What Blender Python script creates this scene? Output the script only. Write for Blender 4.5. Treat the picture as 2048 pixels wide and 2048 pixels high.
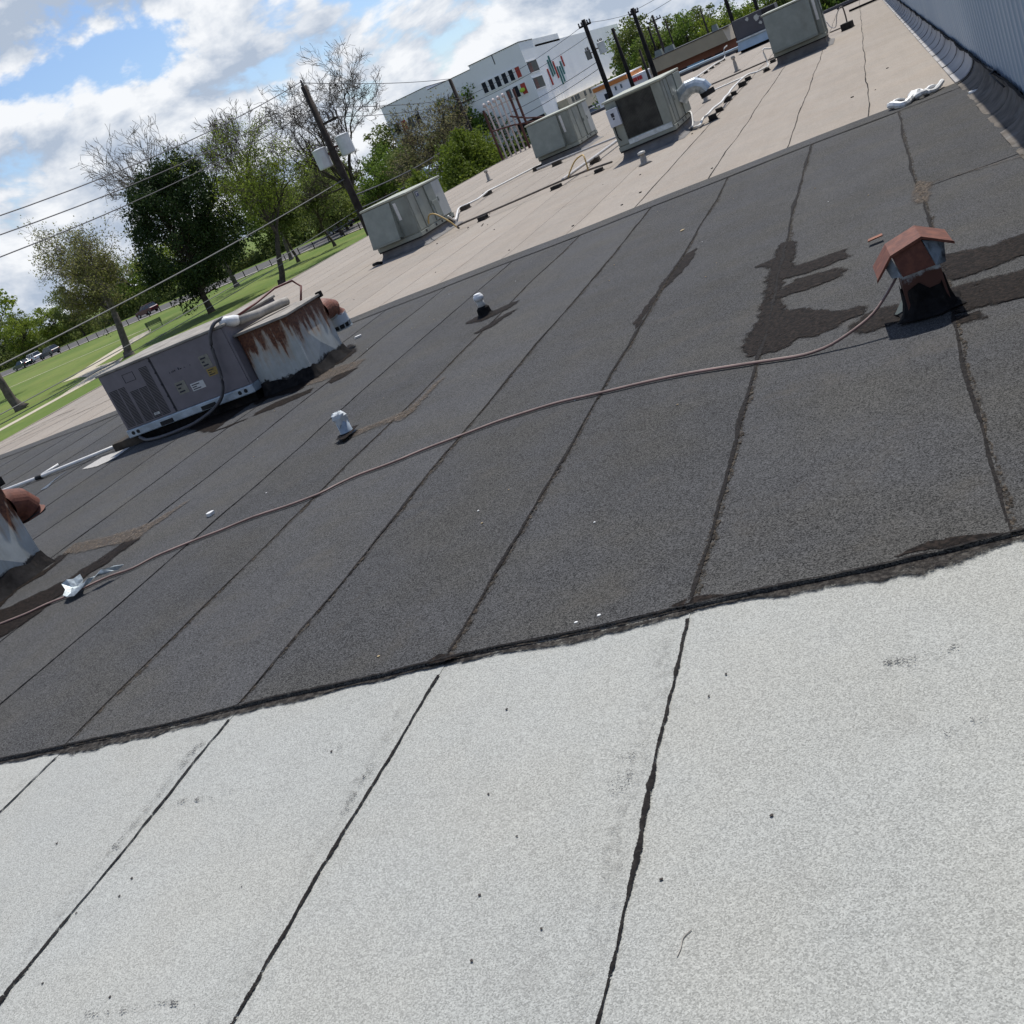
import bpy, bmesh, math, random
import numpy as np
from mathutils import Vector, Matrix

for o in list(bpy.data.objects):
    bpy.data.objects.remove(o)
SC = bpy.context.scene
COL = SC.collection

# ------------------------------------------------------------------ camera
EYE = 1.7                      # metres above the roof membrane (roof = z 0)
PITCH, ROLL, YAW = math.radians(18.539), math.radians(-24.226), math.radians(-25.440)
cp, sp = math.cos(PITCH), math.sin(PITCH)
fwd = Vector((math.sin(YAW) * cp, math.cos(YAW) * cp, -sp))
r0 = Vector((math.cos(YAW), -math.sin(YAW), 0))
u0 = r0.cross(fwd)
right = math.cos(ROLL) * r0 + math.sin(ROLL) * u0
up = -math.sin(ROLL) * r0 + math.cos(ROLL) * u0
cam_data = bpy.data.cameras.new('camera')
cam = bpy.data.objects.new('camera', cam_data)
COL.objects.link(cam)
back = -fwd
cam.matrix_world = Matrix(((right.x, up.x, back.x, 0), (right.y, up.y, back.y, 0), (right.z, up.z, back.z, EYE), (0, 0, 0, 1)))
cam_data.sensor_fit = 'HORIZONTAL'
cam_data.sensor_width = 36
cam_data.lens = 2150.6 / 2048 * 36
cam_data.clip_start = 0.05
cam_data.clip_end = 6000
SC.camera = cam

# ------------------------------------------------------------------ world: daylight sky with broken cumulus
SUN_TO = Vector((0.065, 0.57, 1.0)).normalized()
elev = math.asin(SUN_TO.z)
azim = math.atan2(SUN_TO.x, SUN_TO.y)
world = bpy.data.worlds.new('World')
SC.world = world
world.use_nodes = True
wn, wl = world.node_tree.nodes, world.node_tree.links
wn.clear()


def wnode(t, **kw):
    n = wn.new(t)
    for k, v in kw.items():
        setattr(n, k, v)
    return n


def wmath(op, a, b=None, c=None, clamp=False):
    n = wn.new('ShaderNodeMath')
    n.operation = op
    n.use_clamp = clamp
    for i, v in enumerate((a, b, c)):
        if v is None:
            continue
        if isinstance(v, (int, float)):
            n.inputs[i].default_value = v
        else:
            wl.new(v, n.inputs[i])
    return n.outputs[0]


sky = wnode('ShaderNodeTexSky')
sky.sky_type = 'NISHITA'
sky.sun_disc = False
sky.sun_elevation = elev
sky.sun_rotation = azim
sky.air_density = 1.0
sky.dust_density = 0.6
sky.ozone_density = 2.0
tc = wnode('ShaderNodeTexCoord')
sep = wnode('ShaderNodeSeparateXYZ')
wl.new(tc.outputs['Generated'], sep.inputs[0])


def cloud_vec(dz, loc, zs=1.7):
    mp = wnode('ShaderNodeMapping')
    mp.inputs['Location'].default_value = (loc[0], loc[1], loc[2] + dz)
    mp.inputs['Scale'].default_value = (1.0, 1.0, zs)
    wl.new(tc.outputs['Generated'], mp.inputs['Vector'])
    return mp.outputs[0]


def cloud_noise(v, scale, detail, rough=0.56, dist=0.0):
    n = wnode('ShaderNodeTexNoise')
    n.inputs['Scale'].default_value = scale
    n.inputs['Detail'].default_value = detail
    n.inputs['Roughness'].default_value = rough
    n.inputs['Distortion'].default_value = dist
    wl.new(v, n.inputs['Vector'])
    return n.outputs['Fac']


def billow(v, scale):
    n = wnode('ShaderNodeTexVoronoi')
    n.feature = 'F1'
    n.inputs['Scale'].default_value = scale
    wl.new(v, n.inputs['Vector'])
    return n.outputs['Distance']


CLOUD_LOC = (5.5, 2.9, 2.2)


def density(dz):
    v = cloud_vec(dz, CLOUD_LOC)
    a = cloud_noise(v, 8.0, 6, 0.60, 0.2)
    b = wmath('ADD', wmath('MULTIPLY', billow(v, 16.0), 0.16), wmath('MULTIPLY', billow(v, 37.0), 0.08))
    return wmath('SUBTRACT', wmath('ADD', a, 0.09), b)


n1 = density(0.0)
n2 = density(0.030)
big = cloud_noise(cloud_vec(0.0, (7.3, 2.2, 0.4)), 2.4, 2)
# broken cumulus: they line up into a bank near the horizon, leave gaps higher up, close again, then are thinned overhead, out of view, to cut the fill light
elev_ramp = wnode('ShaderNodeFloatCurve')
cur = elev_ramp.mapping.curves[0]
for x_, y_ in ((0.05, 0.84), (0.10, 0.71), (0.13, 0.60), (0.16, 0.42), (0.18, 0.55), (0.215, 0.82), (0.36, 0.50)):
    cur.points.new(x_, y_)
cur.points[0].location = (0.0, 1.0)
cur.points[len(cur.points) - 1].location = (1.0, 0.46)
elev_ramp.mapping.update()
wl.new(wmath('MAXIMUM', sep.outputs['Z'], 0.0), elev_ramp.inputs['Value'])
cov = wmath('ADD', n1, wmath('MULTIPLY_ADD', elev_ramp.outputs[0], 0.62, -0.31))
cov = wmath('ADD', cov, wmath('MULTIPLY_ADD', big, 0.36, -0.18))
mask = wnode('ShaderNodeMapRange')
mask.interpolation_type = 'SMOOTHSTEP'
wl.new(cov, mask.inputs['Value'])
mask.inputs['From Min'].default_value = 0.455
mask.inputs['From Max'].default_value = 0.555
lit = wmath('MULTIPLY_ADD', wmath('SUBTRACT', n1, n2), 3.6, 0.60)
thick = wmath('MULTIPLY', wmath('MAXIMUM', wmath('SUBTRACT', cov, 0.56), 0.0), -1.0)
under = wmath('MULTIPLY', wmath('SUBTRACT', sep.outputs['Z'], 0.17, clamp=True), -4.5)
lit = wmath('ADD', lit, wmath('ADD', thick, wmath('MAXIMUM', under, -0.30)), clamp=True)
ramp = wnode('ShaderNodeValToRGB')
ramp.color_ramp.elements[0].position = 0.16
ramp.color_ramp.elements[0].color = (3.9, 4.6, 5.7, 1)
ramp.color_ramp.elements[1].position = 0.85
ramp.color_ramp.elements[1].color = (8.1, 8.3, 8.6, 1)
wl.new(lit, ramp.inputs[0])
skymul = wnode('ShaderNodeMix', data_type='RGBA', blend_type='MULTIPLY')
skymul.inputs[0].default_value = 1.0
wl.new(sky.outputs[0], skymul.inputs[6])
skymul.inputs[7].default_value = (0.93, 1.0, 1.14, 1)
cm = wnode('ShaderNodeMix', data_type='RGBA')
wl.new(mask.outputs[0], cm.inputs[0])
wl.new(skymul.outputs[2], cm.inputs[6])
wl.new(ramp.outputs[0], cm.inputs[7])
bg = wnode('ShaderNodeBackground')
bg.inputs['Strength'].default_value = 0.115
wl.new(cm.outputs[2], bg.inputs[0])
wo = wnode('ShaderNodeOutputWorld')
wl.new(bg.outputs[0], wo.inputs[0])

# ------------------------------------------------------------------ sun
sd = bpy.data.lights.new('sun', 'SUN')
sd.energy = 4.9
sd.angle = math.radians(0.53)
sd.color = (1.0, 0.955, 0.89)
sun = bpy.data.objects.new('sun', sd)
COL.objects.link(sun)
sun.rotation_euler = (-SUN_TO).to_track_quat('-Z', 'Y').to_euler()
sun.location = SUN_TO * 60

SC.render.engine = 'CYCLES'
SC.view_settings.view_transform = 'Standard'
SC.view_settings.look = 'None'
SC.view_settings.exposure = 0.0
SC.view_settings.gamma = 1.0
SC.view_settings.use_curve_mapping = False

# ------------------------------------------------------------------ helpers
GZ = -3.4                      # level of the lawn and streets below the roof


ORD = ['first', 'second', 'third', 'fourth', 'fifth', 'sixth', 'seventh', 'eighth', 'ninth', 'tenth', 'eleventh', 'twelfth']


class MB:
    """collects faces; build() links them as ONE mesh object"""

    def __init__(self):
        self.v, self.f = [], []

    def add(self, verts, faces):
        k = len(self.v)
        self.v.extend([tuple(p) for p in verts])
        self.f.extend([tuple(i + k for i in q) for q in faces])
        return self

    def box(self, x0, x1, y0, y1, z0, z1, M=None):
        v = [Vector(p) for p in ((x0, y0, z0), (x1, y0, z0), (x1, y1, z0), (x0, y1, z0), (x0, y0, z1), (x1, y0, z1), (x1, y1, z1), (x0, y1, z1))]
        if M is not None:
            v = [M @ p for p in v]
        return self.add(v, [(0, 3, 2, 1), (4, 5, 6, 7), (0, 1, 5, 4), (1, 2, 6, 5), (2, 3, 7, 6), (3, 0, 4, 7)])

    def hexa(self, bottom, top):
        return self.add(list(bottom) + list(top), [(0, 3, 2, 1), (4, 5, 6, 7), (0, 1, 5, 4), (1, 2, 6, 5), (2, 3, 7, 6), (3, 0, 4, 7)])

    def prism(self, poly, dirv):
        """polygon (3D points) extruded by dirv"""
        n = len(poly)
        d = Vector(dirv)
        a = [Vector(p) for p in poly]
        b = [p + d for p in a]
        faces = [tuple(range(n))[::-1], tuple(range(n, 2 * n))]
        for i in range(n):
            j = (i + 1) % n
            faces.append((i, j, n + j, n + i))
        return self.add(a + b, faces)

    def tube(self, pts, rad, n=8, cap=True):
        pts = [Vector(p) for p in pts]
        m = len(pts)
        if not hasattr(rad, '__len__'):
            rad = [rad] * m
        rings = []
        for i, p in enumerate(pts):
            t = (pts[min(i + 1, m - 1)] - pts[max(i - 1, 0)])
            if t.length < 1e-9:
                t = Vector((0, 0, 1))
            t.normalize()
            ref = Vector((0, 0, 1)) if abs(t.z) < 0.95 else Vector((1, 0, 0))
            a = t.cross(ref).normalized()
            b = t.cross(a).normalized()
            rings.append([p + (a * math.cos(2 * math.pi * k / n) + b * math.sin(2 * math.pi * k / n)) * rad[i] for k in range(n)])
        v = [q for r in rings for q in r]
        f = []
        for i in range(m - 1):
            for k in range(n):
                k2 = (k + 1) % n
                f.append((i * n + k, i * n + k2, (i + 1) * n + k2, (i + 1) * n + k))
        if cap:
            f.append(tuple(range(n))[::-1])
            f.append(tuple((m - 1) * n + k for k in range(n)))
        return self.add(v, f)

    def lathe(self, prof, c=(0, 0, 0), n=20):
        """profile [(r,z)...] about a vertical axis through c"""
        v, f = [], []
        m = len(prof)
        for r, z in prof:
            for k in range(n):
                a = 2 * math.pi * k / n
                v.append((c[0] + r * math.cos(a), c[1] + r * math.sin(a), c[2] + z))
        for i in range(m - 1):
            for k in range(n):
                k2 = (k + 1) % n
                f.append((i * n + k, i * n + k2, (i + 1) * n + k2, (i + 1) * n + k))
        f.append(tuple(range(n))[::-1])
        f.append(tuple((m - 1) * n + k for k in range(n)))
        return self.add(v, f)

    def build(self, name, m, parent=None, smooth=False, bevel=0.0):
        me = bpy.data.meshes.new(name)
        me.from_pydata(self.v, [], self.f)
        me.update()
        return link(name, me, m, parent, smooth, bevel)


def link(name, me, m, parent=None, smooth=False, bevel=0.0):
    o = bpy.data.objects.new(name, me)
    COL.objects.link(o)
    if m is not None and not me.materials:
        me.materials.append(m)
    if smooth:
        me.polygons.foreach_set('use_smooth', [True] * len(me.polygons))
    if bevel:
        b = o.modifiers.new('bevel', 'BEVEL')
        b.width = bevel
        b.segments = 2
        b.limit_method = 'ANGLE'
        b.angle_limit = math.radians(40)
    if parent is not None:
        o.parent = parent
    return o


def tag(o, label, cat, group=None):
    o['label'] = label
    o['category'] = cat
    if group:
        o['group'] = group
    return o


def thing(name, label, cat, loc=(0, 0, 0), rz=0.0, group=None):
    o = bpy.data.objects.new(name, None)
    COL.objects.link(o)
    o.empty_display_size = 0.2
    o.location = loc
    o.rotation_euler = (0, 0, rz)
    return tag(o, label, cat, group)


def struct(o):
    o['kind'] = 'structure'
    return o


def copy_tree(root, loc, rz=None, label=None, group=None):
    c = root.copy()
    COL.objects.link(c)
    c.location = loc
    if rz is not None:
        c.rotation_euler = (0, 0, rz)
    if label:
        c['label'] = label
    if group:
        c['group'] = group
    for ch in [o for o in root.children]:
        d = ch.copy()
        COL.objects.link(d)
        d.parent = c
        for g in [o for o in ch.children]:
            e = g.copy()
            COL.objects.link(e)
            e.parent = d
    return c


# ------------------------------------------------------------------ materials
class NT:
    def __init__(self, name):
        self.m = bpy.data.materials.new(name)
        self.m.use_nodes = True
        self.n, self.l = self.m.node_tree.nodes, self.m.node_tree.links
        self.b = self.n['Principled BSDF']
        self.out = self.n['Material Output']
        self.tc = self.n.new('ShaderNodeTexCoord')

    def vec(self, scale=(1, 1, 1), loc=(0, 0, 0), rot=(0, 0, 0), src='Object'):
        mp = self.n.new('ShaderNodeMapping')
        mp.inputs['Scale'].default_value = scale
        mp.inputs['Location'].default_value = loc
        mp.inputs['Rotation'].default_value = rot
        self.l.new(self.tc.outputs[src], mp.inputs[0])
        return mp.outputs[0]

    def noise(self, scale, detail=3, rough=0.5, vec=None):
        n = self.n.new('ShaderNodeTexNoise')
        n.inputs['Scale'].default_value = scale
        n.inputs['Detail'].default_value = detail
        n.inputs['Roughness'].default_value = rough
        self.l.new(vec if vec is not None else self.tc.outputs['Object'], n.inputs['Vector'])
        return n.outputs['Fac']

    def voro(self, scale, vec=None, out='Color', feature='F1'):
        n = self.n.new('ShaderNodeTexVoronoi')
        n.feature = feature
        n.inputs['Scale'].default_value = scale
        self.l.new(vec if vec is not None else self.tc.outputs['Object'], n.inputs['Vector'])
        return n.outputs[out]

    def math(self, op, a, b=None, c=None, clamp=False):
        n = self.n.new('ShaderNodeMath')
        n.operation = op
        n.use_clamp = clamp
        for i, v in enumerate((a, b, c)):
            if v is None:
                continue
            if isinstance(v, (int, float)):
                n.inputs[i].default_value = v
            else:
                self.l.new(v, n.inputs[i])
        return n.outputs[0]

    def rng(self, v, a, b, c=0.0, d=1.0, smooth=True):
        n = self.n.new('ShaderNodeMapRange')
        n.interpolation_type = 'SMOOTHSTEP' if smooth else 'LINEAR'
        self.l.new(v, n.inputs[0])
        for i, x in enumerate((a, b, c, d)):
            n.inputs[i + 1].default_value = x
        return n.outputs[0]

    def mix(self, fac, a, b, mode='MIX'):
        n = self.n.new('ShaderNodeMix')
        n.data_type = 'RGBA'
        n.blend_type = mode
        if isinstance(fac, (int, float)):
            n.inputs[0].default_value = fac
        else:
            self.l.new(fac, n.inputs[0])
        for i, v in ((6, a), (7, b)):
            if isinstance(v, (tuple, list)):
                n.inputs[i].default_value = (*v[:3], 1)
            else:
                self.l.new(v, n.inputs[i])
        return n.outputs[2]

    def col(self, v):
        if isinstance(v, (tuple, list)):
            self.b.inputs['Base Color'].default_value = (*v[:3], 1)
        else:
            self.l.new(v, self.b.inputs['Base Color'])
        return self

    def rough(self, v, metal=0.0, spec=0.5):
        if isinstance(v, (int, float)):
            self.b.inputs['Roughness'].default_value = v
        else:
            self.l.new(v, self.b.inputs['Roughness'])
        self.b.inputs['Metallic'].default_value = metal
        self.b.inputs['Specular IOR Level'].default_value = spec
        return self

    def bump(self, h, strength=0.3, dist=0.01):
        n = self.n.new('ShaderNodeBump')
        n.inputs['Strength'].default_value = strength
        n.inputs['Distance'].default_value = dist
        self.l.new(h, n.inputs['Height'])
        self.l.new(n.outputs[0], self.b.inputs['Normal'])
        return self

    def rand(self):
        n = self.n.new('ShaderNodeObjectInfo')
        return n.outputs['Random']

    def island(self):
        n = self.n.new('ShaderNodeNewGeometry')
        return n.outputs['Random Per Island']

    def attr(self, name):
        n = self.n.new('ShaderNodeAttribute')
        n.attribute_name = name
        return n.outputs['Fac']

    def alpha(self, v):
        t = self.n.new('ShaderNodeBsdfTransparent')
        mx = self.n.new('ShaderNodeMixShader')
        self.l.new(v, mx.inputs[0])
        self.l.new(t.outputs[0], mx.inputs[1])
        self.l.new(self.b.outputs[0], mx.inputs[2])
        self.l.new(mx.outputs[0], self.out.inputs['Surface'])
        return self


def plain(name, c, rough=0.6, metal=0.0, var=0.12, scale=6.0, spec=0.4, dirt=None, dirt_amt=0.35, bump=0.0, src='Object'):
    t = NT(name)
    v = t.vec(src=src)
    n = t.noise(scale, 5, 0.6, v)
    lo = tuple(x * (1 - var) for x in c)
    hi = tuple(min(1, x * (1 + var)) for x in c)
    colr = t.mix(t.rng(n, 0.3, 0.7), lo, hi)
    if dirt is not None:
        d = t.noise(scale * 0.55, 6, 0.65, t.vec(loc=(3, 5, 7), scale=(1, 1, 0.45)))
        colr = t.mix(t.rng(d, 0.52, 0.72, 0, dirt_amt), colr, dirt)
    t.col(colr).rough(rough, metal, spec)
    if bump:
        t.bump(t.noise(scale * 8, 4), bump, 0.004)
    return t.m


def granules(name, base, spread, cell, tint=(1, 1, 1), patch=0.12, streak=0.0, stain=None, stain_thr=(0.60, 0.74), stain_amt=0.5, specks=0.0):
    t = NT(name)
    g = t.voro(cell)
    sepn = t.n.new('ShaderNodeSeparateColor')
    t.l.new(g, sepn.inputs[0])
    r = sepn.outputs[0]
    fine = t.noise(cell * 0.8, 2)
    val = t.math('ADD', t.math('MULTIPLY', t.math('SUBTRACT', r, 0.5), spread), t.math('MULTIPLY', t.math('SUBTRACT', fine, 0.5), spread * 0.9))
    lp = t.noise(0.9, 7, 0.62)
    val = t.math('ADD', val, t.math('MULTIPLY', t.math('SUBTRACT', lp, 0.5), patch * 2))
    mid = t.noise(9.0, 5, 0.6)
    val = t.math('ADD', val, t.math('MULTIPLY', t.math('SUBTRACT', mid, 0.5), patch))
    val = t.math('ADD', val, t.math('MULTIPLY', t.math('SUBTRACT', t.rand(), 0.5), patch * 0.8))
    if streak:
        s = t.noise(1.0, 6, 0.6, t.vec(scale=(5.5, 0.35, 1)))
        val = t.math('ADD', val, t.math('MULTIPLY', t.math('SUBTRACT', s, 0.5), streak))
    mul = t.math('MAXIMUM', t.math('ADD', val, 1.0), 0.05)
    comb = t.n.new('ShaderNodeCombineColor')
    for i in range(3):
        t.l.new(t.math('MULTIPLY', mul, base[i]), comb.inputs[i])
    c = comb.outputs[0]
    hue = t.noise(1.7, 4, 0.5, t.vec(loc=(4, 9, 1)))
    c = t.mix(t.rng(hue, 0.35, 0.7, 0, 0.6), c, tint, 'MULTIPLY')
    if stain is not None:
        sn = t.noise(2.4, 8, 0.68, t.vec(loc=(11, 3, 2)))
        c = t.mix(t.rng(sn, stain_thr[0], stain_thr[1], 0, stain_amt), c, stain)
    if specks:
        sp_ = t.voro(7.0, t.vec(loc=(1.3, 0.7, 0)), 'Distance')
        thr = t.noise(3.0, 3)
        m = t.math('MULTIPLY', t.rng(sp_, 0.05, 0.03), t.rng(thr, 0.5, 0.56))
        c = t.mix(t.math('MULTIPLY', m, specks), c, (0.05, 0.05, 0.05))
    t.col(c).rough(0.93, 0, 0.25)
    t.bump(t.math('ADD', r, fine), 0.35, 0.003)
    return t.m


# surveyed points on the roof (metres: x right, y along the roll seams)
SURVEY = {'a1': [(-6.834, 9.627), (-6.708, 9.808), (-6.271, 9.855), (-6.226, 9.696), (-6.458, 9.558), (-6.713, 9.531), (-6.808, 9.514)],
 'a2': [(-8.537, 10.501), (-8.299, 10.731), (-7.944, 10.711), (-7.419, 10.44), (-7.416, 9.893), (-7.344, 9.378), (-7.067, 9.351), (-6.863, 9.465), (-7.317, 9.403),
        (-7.732, 9.755)],
 'a3': [(-7.369, 10.821), (-6.853, 10.642), (-7.114, 11.504), (-6.681, 11.212), (-6.779, 11.918), (-6.351, 11.187), (-6.365, 10.855), (-6.657, 10.904), (-6.522, 10.044),
        (-7.089, 10.27), (-7.16, 10.128), (-7.615, 10.76)],
 'a4tan': [(-6.634, 10.609), (-6.431, 10.64), (-5.865, 10.49), (-5.851, 10.158), (-6.136, 10.11), (-6.477, 10.156)],
 'a5': [(-6.078, 9.958), (-6.04, 10.126), (-5.828, 10.111), (-5.845, 9.9), (-5.957, 9.802)],
 'base': [(-0.259, 5.913), (-0.209, 6.025), (0.026, 5.746), (0.024, 5.549), (-0.09, 5.601), (-0.215, 5.701)],
 'boot1': [(-4.508, 7.108), (-4.551, 7.281), (-4.496, 7.363), (-4.436, 7.343), (-4.395, 7.145), (-4.408, 7.06)],
 'chips': [(-5.212, 6.201), (-6.803, 12.253), (-2.238, 11.141), (-0.343, 7.645), (-2.397, 4.676), (-2.312, 4.491), (-2.396, 3.33), (-1.487, 3.234), (-1.365, 2.936),
           (-1.234, 2.954), (-1.397, 3.247), (-1.14, 3.085), (-1.979, 3.106)],
 'cord': [(-0.77, 5.599), (-0.857, 5.638), (-1.101, 5.761), (-1.43, 5.906), (-1.708, 5.994), (-1.997, 6.065), (-2.31, 6.164), (-2.543, 6.19), (-2.776, 6.192), (-2.925, 6.164),
          (-3.113, 6.126), (-3.302, 6.088), (-3.521, 6.013), (-3.759, 5.975), (-3.899, 5.909), (-4.026, 5.818), (-4.27, 5.778), (-4.541, 5.774), (-4.78, 5.708), (-4.948, 5.676),
          (-5.151, 5.621), (-5.306, 5.563), (-5.423, 5.458), (-5.607, 5.437), (-5.752, 5.367), (-5.878, 5.275), (-6.044, 5.228), (-6.179, 5.148), (-6.389, 5.089),
          (-6.632, 5.007)],
 'crumple': [(-5.873, 5.266), (-5.656, 5.368), (-5.792, 5.443), (-5.587, 5.104)],
 'damp': [(-10.212, 9.697), (-10.328, 10.288), (-10.312, 10.013), (-10.087, 9.621)],
 'drain': [(-11.222, 10.379), (-10.974, 10.396), (-10.306, 10.464), (-9.711, 10.549)],
 'drain2': [(-10.893, 10.482), (-10.865, 10.761)],
 'ductbase': [(-8.261, 12.07), (-7.638, 11.278), (-7.229, 11.672), (-6.712, 11.183), (-7.022, 12.361), (-6.964, 12.169)],
 'far1': [(-7.026, 43.407), (-7.155, 47.691), (-7.01, 50.958), (-7.053, 55.341), (-6.817, 58.473)],
 'far1blk': [(-7.163, 45.131), (-7.252, 49.908), (-7.108, 52.017), (-7.149, 54.613), (-7.106, 56.699), (-7.052, 58.569), (-8.723, 58.846)],
 'far2': [(-9.38, 58.254), (-8.684, 58.698), (-7.39, 59.315), (-6.747, 60.995), (-5.726, 59.554)],
 'gas0': [(-9.072, 22.525), (-8.969, 22.675), (-8.491, 22.503), (-7.933, 22.671), (-7.491, 22.882), (-6.996, 23.167)],
 'gas0b': [(-7.751, 22.957), (-7.313, 23.017), (-6.814, 23.036), (-6.65, 23.26), (-6.201, 23.006), (-5.43, 22.535)],
 'gas1': [(-5.583, 37.5), (-4.396, 36.998), (-3.586, 37.384), (-2.927, 37.525), (-2.751, 37.353)],
 'gas5': [(-1.082, 37.675), (-0.67, 37.805)],
 'gasblk': [(-8.343, 22.044)],
 'gasblk2': [(-6.392, 21.82), (-5.651, 22.35), (-6.523, 25.889), (-7.539, 30.926), (-8.925, 30.737), (-6.623, 24.079)],
 'junction': [(-0.044, 8.923), (0.012, 9.265), (0.078, 9.01), (0.024, 8.377), (-0.031, 8.382)],
 'l1tan': [(-6.964, 6.449), (-6.979, 6.611), (-6.497, 6.484), (-6.195, 6.481), (-6.023, 6.485), (-5.852, 6.828), (-5.849, 6.724), (-5.903, 6.402), (-5.92, 6.171), (-6.038, 6.176),
           (-6.363, 6.248), (-6.746, 6.343)],
 'l2': [(-6.727, 5.419), (-6.565, 5.431), (-6.431, 5.531), (-6.228, 5.619), (-6.139, 5.842), (-6.024, 6.187), (-5.926, 6.12), (-5.957, 5.757), (-6.07, 5.565), (-6.047, 5.235),
        (-6.089, 4.994), (-6.171, 4.86)],
 'l3': [(-7.048, 5.742), (-7.021, 5.967), (-6.835, 6.165), (-6.964, 6.392), (-6.875, 6.406), (-6.823, 6.018), (-6.957, 5.837), (-6.83, 5.523)],
 'lductbase': [(-7.605, 6.987), (-7.783, 6.706), (-7.73, 6.428), (-6.994, 6.599), (-7.399, 6.956)],
 'm1': [(-1.179, 8.188), (-1.049, 8.255), (-1.054, 8.726), (-0.956, 8.625), (-0.947, 7.823), (-0.996, 7.401), (-0.953, 6.711), (-0.826, 6.565), (-0.743, 6.501), (-0.642, 6.293),
        (-0.434, 6.188), (-0.459, 6.085), (-0.556, 6.051), (-0.7, 5.956), (-0.8, 6.007), (-0.918, 5.885), (-1.065, 5.937), (-1.116, 6.219), (-1.054, 6.57), (-1.051, 7.319),
        (-1.064, 7.985)],
 'm2': [(-1.006, 7.734), (-0.828, 7.742), (-0.573, 7.74), (-0.552, 7.559), (-0.709, 7.493), (-0.87, 7.511), (-0.995, 7.557)],
 'm3': [(-1.007, 7.191), (-0.862, 7.344), (-0.665, 7.314), (-0.577, 7.214), (-0.623, 7.105), (-0.753, 7.054), (-0.868, 7.054), (-1.006, 7.099)],
 'm4': [(-0.475, 5.907), (-0.356, 6.053), (-0.226, 5.988), (-0.222, 5.708), (-0.325, 5.717), (-0.415, 5.697), (-0.475, 5.8)],
 'm5': [(0.019, 6.591), (0.052, 6.721), (0.265, 6.588), (0.446, 6.602), (0.398, 6.217), (0.264, 6.212), (0.059, 6.172), (0.028, 6.276)],
 'm6': [(0.015, 5.986), (0.199, 5.928), (0.358, 5.896), (0.307, 5.487), (0.159, 5.534), (0.023, 5.537), (0.019, 5.753)],
 'm7': [(0.0, 5.413), (0.03, 5.453), (0.083, 5.444), (0.083, 5.37), (0.01, 5.366)],
 'm8': [(-2.089, 8.479), (-2.077, 8.967), (-2.024, 9.746), (-1.894, 9.905), (-1.882, 9.44), (-1.932, 8.952), (-2.036, 8.576), (-2.072, 8.002), (-2.067, 7.515), (-2.126, 7.711)],
 'pipeA': [(-9.356, 31.031), (-8.401, 30.627), (-7.413, 30.367), (-6.947, 30.221)],
 'pipeB': [(-6.628, 22.886), (-6.571, 24.334), (-6.485, 25.713), (-6.466, 28.192)],
 'pudT': [(-9.817, 10.038), (-9.719, 10.495), (-9.542, 10.673), (-9.599, 10.413), (-9.568, 10.054)],
 'pvc': [(-3.857, 23.635), (-3.689, 23.227), (-3.613, 23.282), (-3.638, 24.02), (-3.525, 24.142), (-3.518, 25.04), (-3.462, 25.58), (-3.455, 26.323), (-3.5, 27.3),
         (-3.467, 27.893), (-3.541, 29.562), (-3.526, 31.932), (-3.456, 32.775)],
 'pvc2': [(-3.406, 32.769), (-3.178, 32.928), (-2.978, 33.23)],
 'pvc3': [(-11.198, 27.459), (-11.245, 28.056), (-11.087, 28.338), (-10.888, 28.696), (-11.011, 29.617), (-11.127, 30.451)],
 'pvc3b': [(-11.405, 31.213), (-10.563, 30.875), (-9.587, 30.326)],
 'pvc3blk': [(-11.032, 28.051), (-10.948, 29.94), (-9.953, 32.241)],
 'pvcback': [(-4.896, 34.089), (-4.119, 34.239), (-3.662, 34.383)],
 'pvcblk': [(-3.417, 23.87), (-3.45, 25.394), (-3.496, 27.638), (-3.483, 29.001), (-3.45, 31.064), (-3.458, 32.834), (-2.963, 33.314), (-3.003, 36.654)],
 'rope': [(-0.068, 14.359), (0.013, 14.483), (0.107, 14.564), (0.088, 14.548), (-0.037, 14.333), (-0.051, 14.147), (0.088, 14.061), (0.189, 14.352), (0.217, 14.587), (0.19, 14.6),
          (0.133, 14.304)],
 'rope2': [(0.236, 14.603), (0.292, 14.833), (0.338, 14.655), (0.334, 14.407), (0.278, 14.359), (0.24, 14.501)],
 'rope3': [(0.338, 14.655), (0.402, 14.675), (0.469, 14.591), (0.523, 14.743), (0.509, 14.522), (0.423, 14.414), (0.348, 14.351)],
 'seamtan': [(-3.93, 7.155), (-3.975, 7.462), (-3.958, 7.682), (-3.973, 7.996), (-3.903, 8.106), (-3.922, 7.897), (-3.909, 7.615), (-3.912, 7.361)],
 'sleeper': [(-10.1, 10.98), (-9.533, 10.339), (-9.289, 10.342), (-9.882, 11.047)],
 'specks': [(-1.442, 1.912), (-0.683, 2.063), (-1.389, 1.695), (-0.939, 1.892), (-0.865, 2.712), (-2.873, 2.184), (-2.865, 2.105), (-2.57, 1.687), (-1.632, 2.767), (-2.329, 2.721),
            (-3.457, 2.445)],
 'stick': [(0.669, 12.928), (0.708, 12.933), (0.789, 12.893)],
 'stud5': [(-0.638, 35.977)],
 'sv1': [(-4.27, 20.158)],
 'sv2': [(-4.46, 31.034)],
 'sv3': [(-4.589, 41.072)],
 'sv4': [(-13.535, 38.123)],
 'tlap': [(0.023, 9.079), (0.251, 8.99), (0.505, 8.893), (0.722, 8.817), (0.918, 8.751)],
 'twig': [(-0.841, 1.729), (-0.857, 1.708), (-0.859, 1.679), (-0.864, 1.658)],
 'ublackfar': [],
 'v1tan': [(-4.5, 7.102), (-4.532, 7.244), (-4.435, 7.318), (-4.236, 7.315), (-4.105, 7.364), (-3.927, 7.423), (-3.897, 7.275), (-3.945, 7.143), (-4.088, 7.228), (-4.265, 7.193),
           (-4.395, 7.145), (-4.458, 7.096)],
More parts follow.
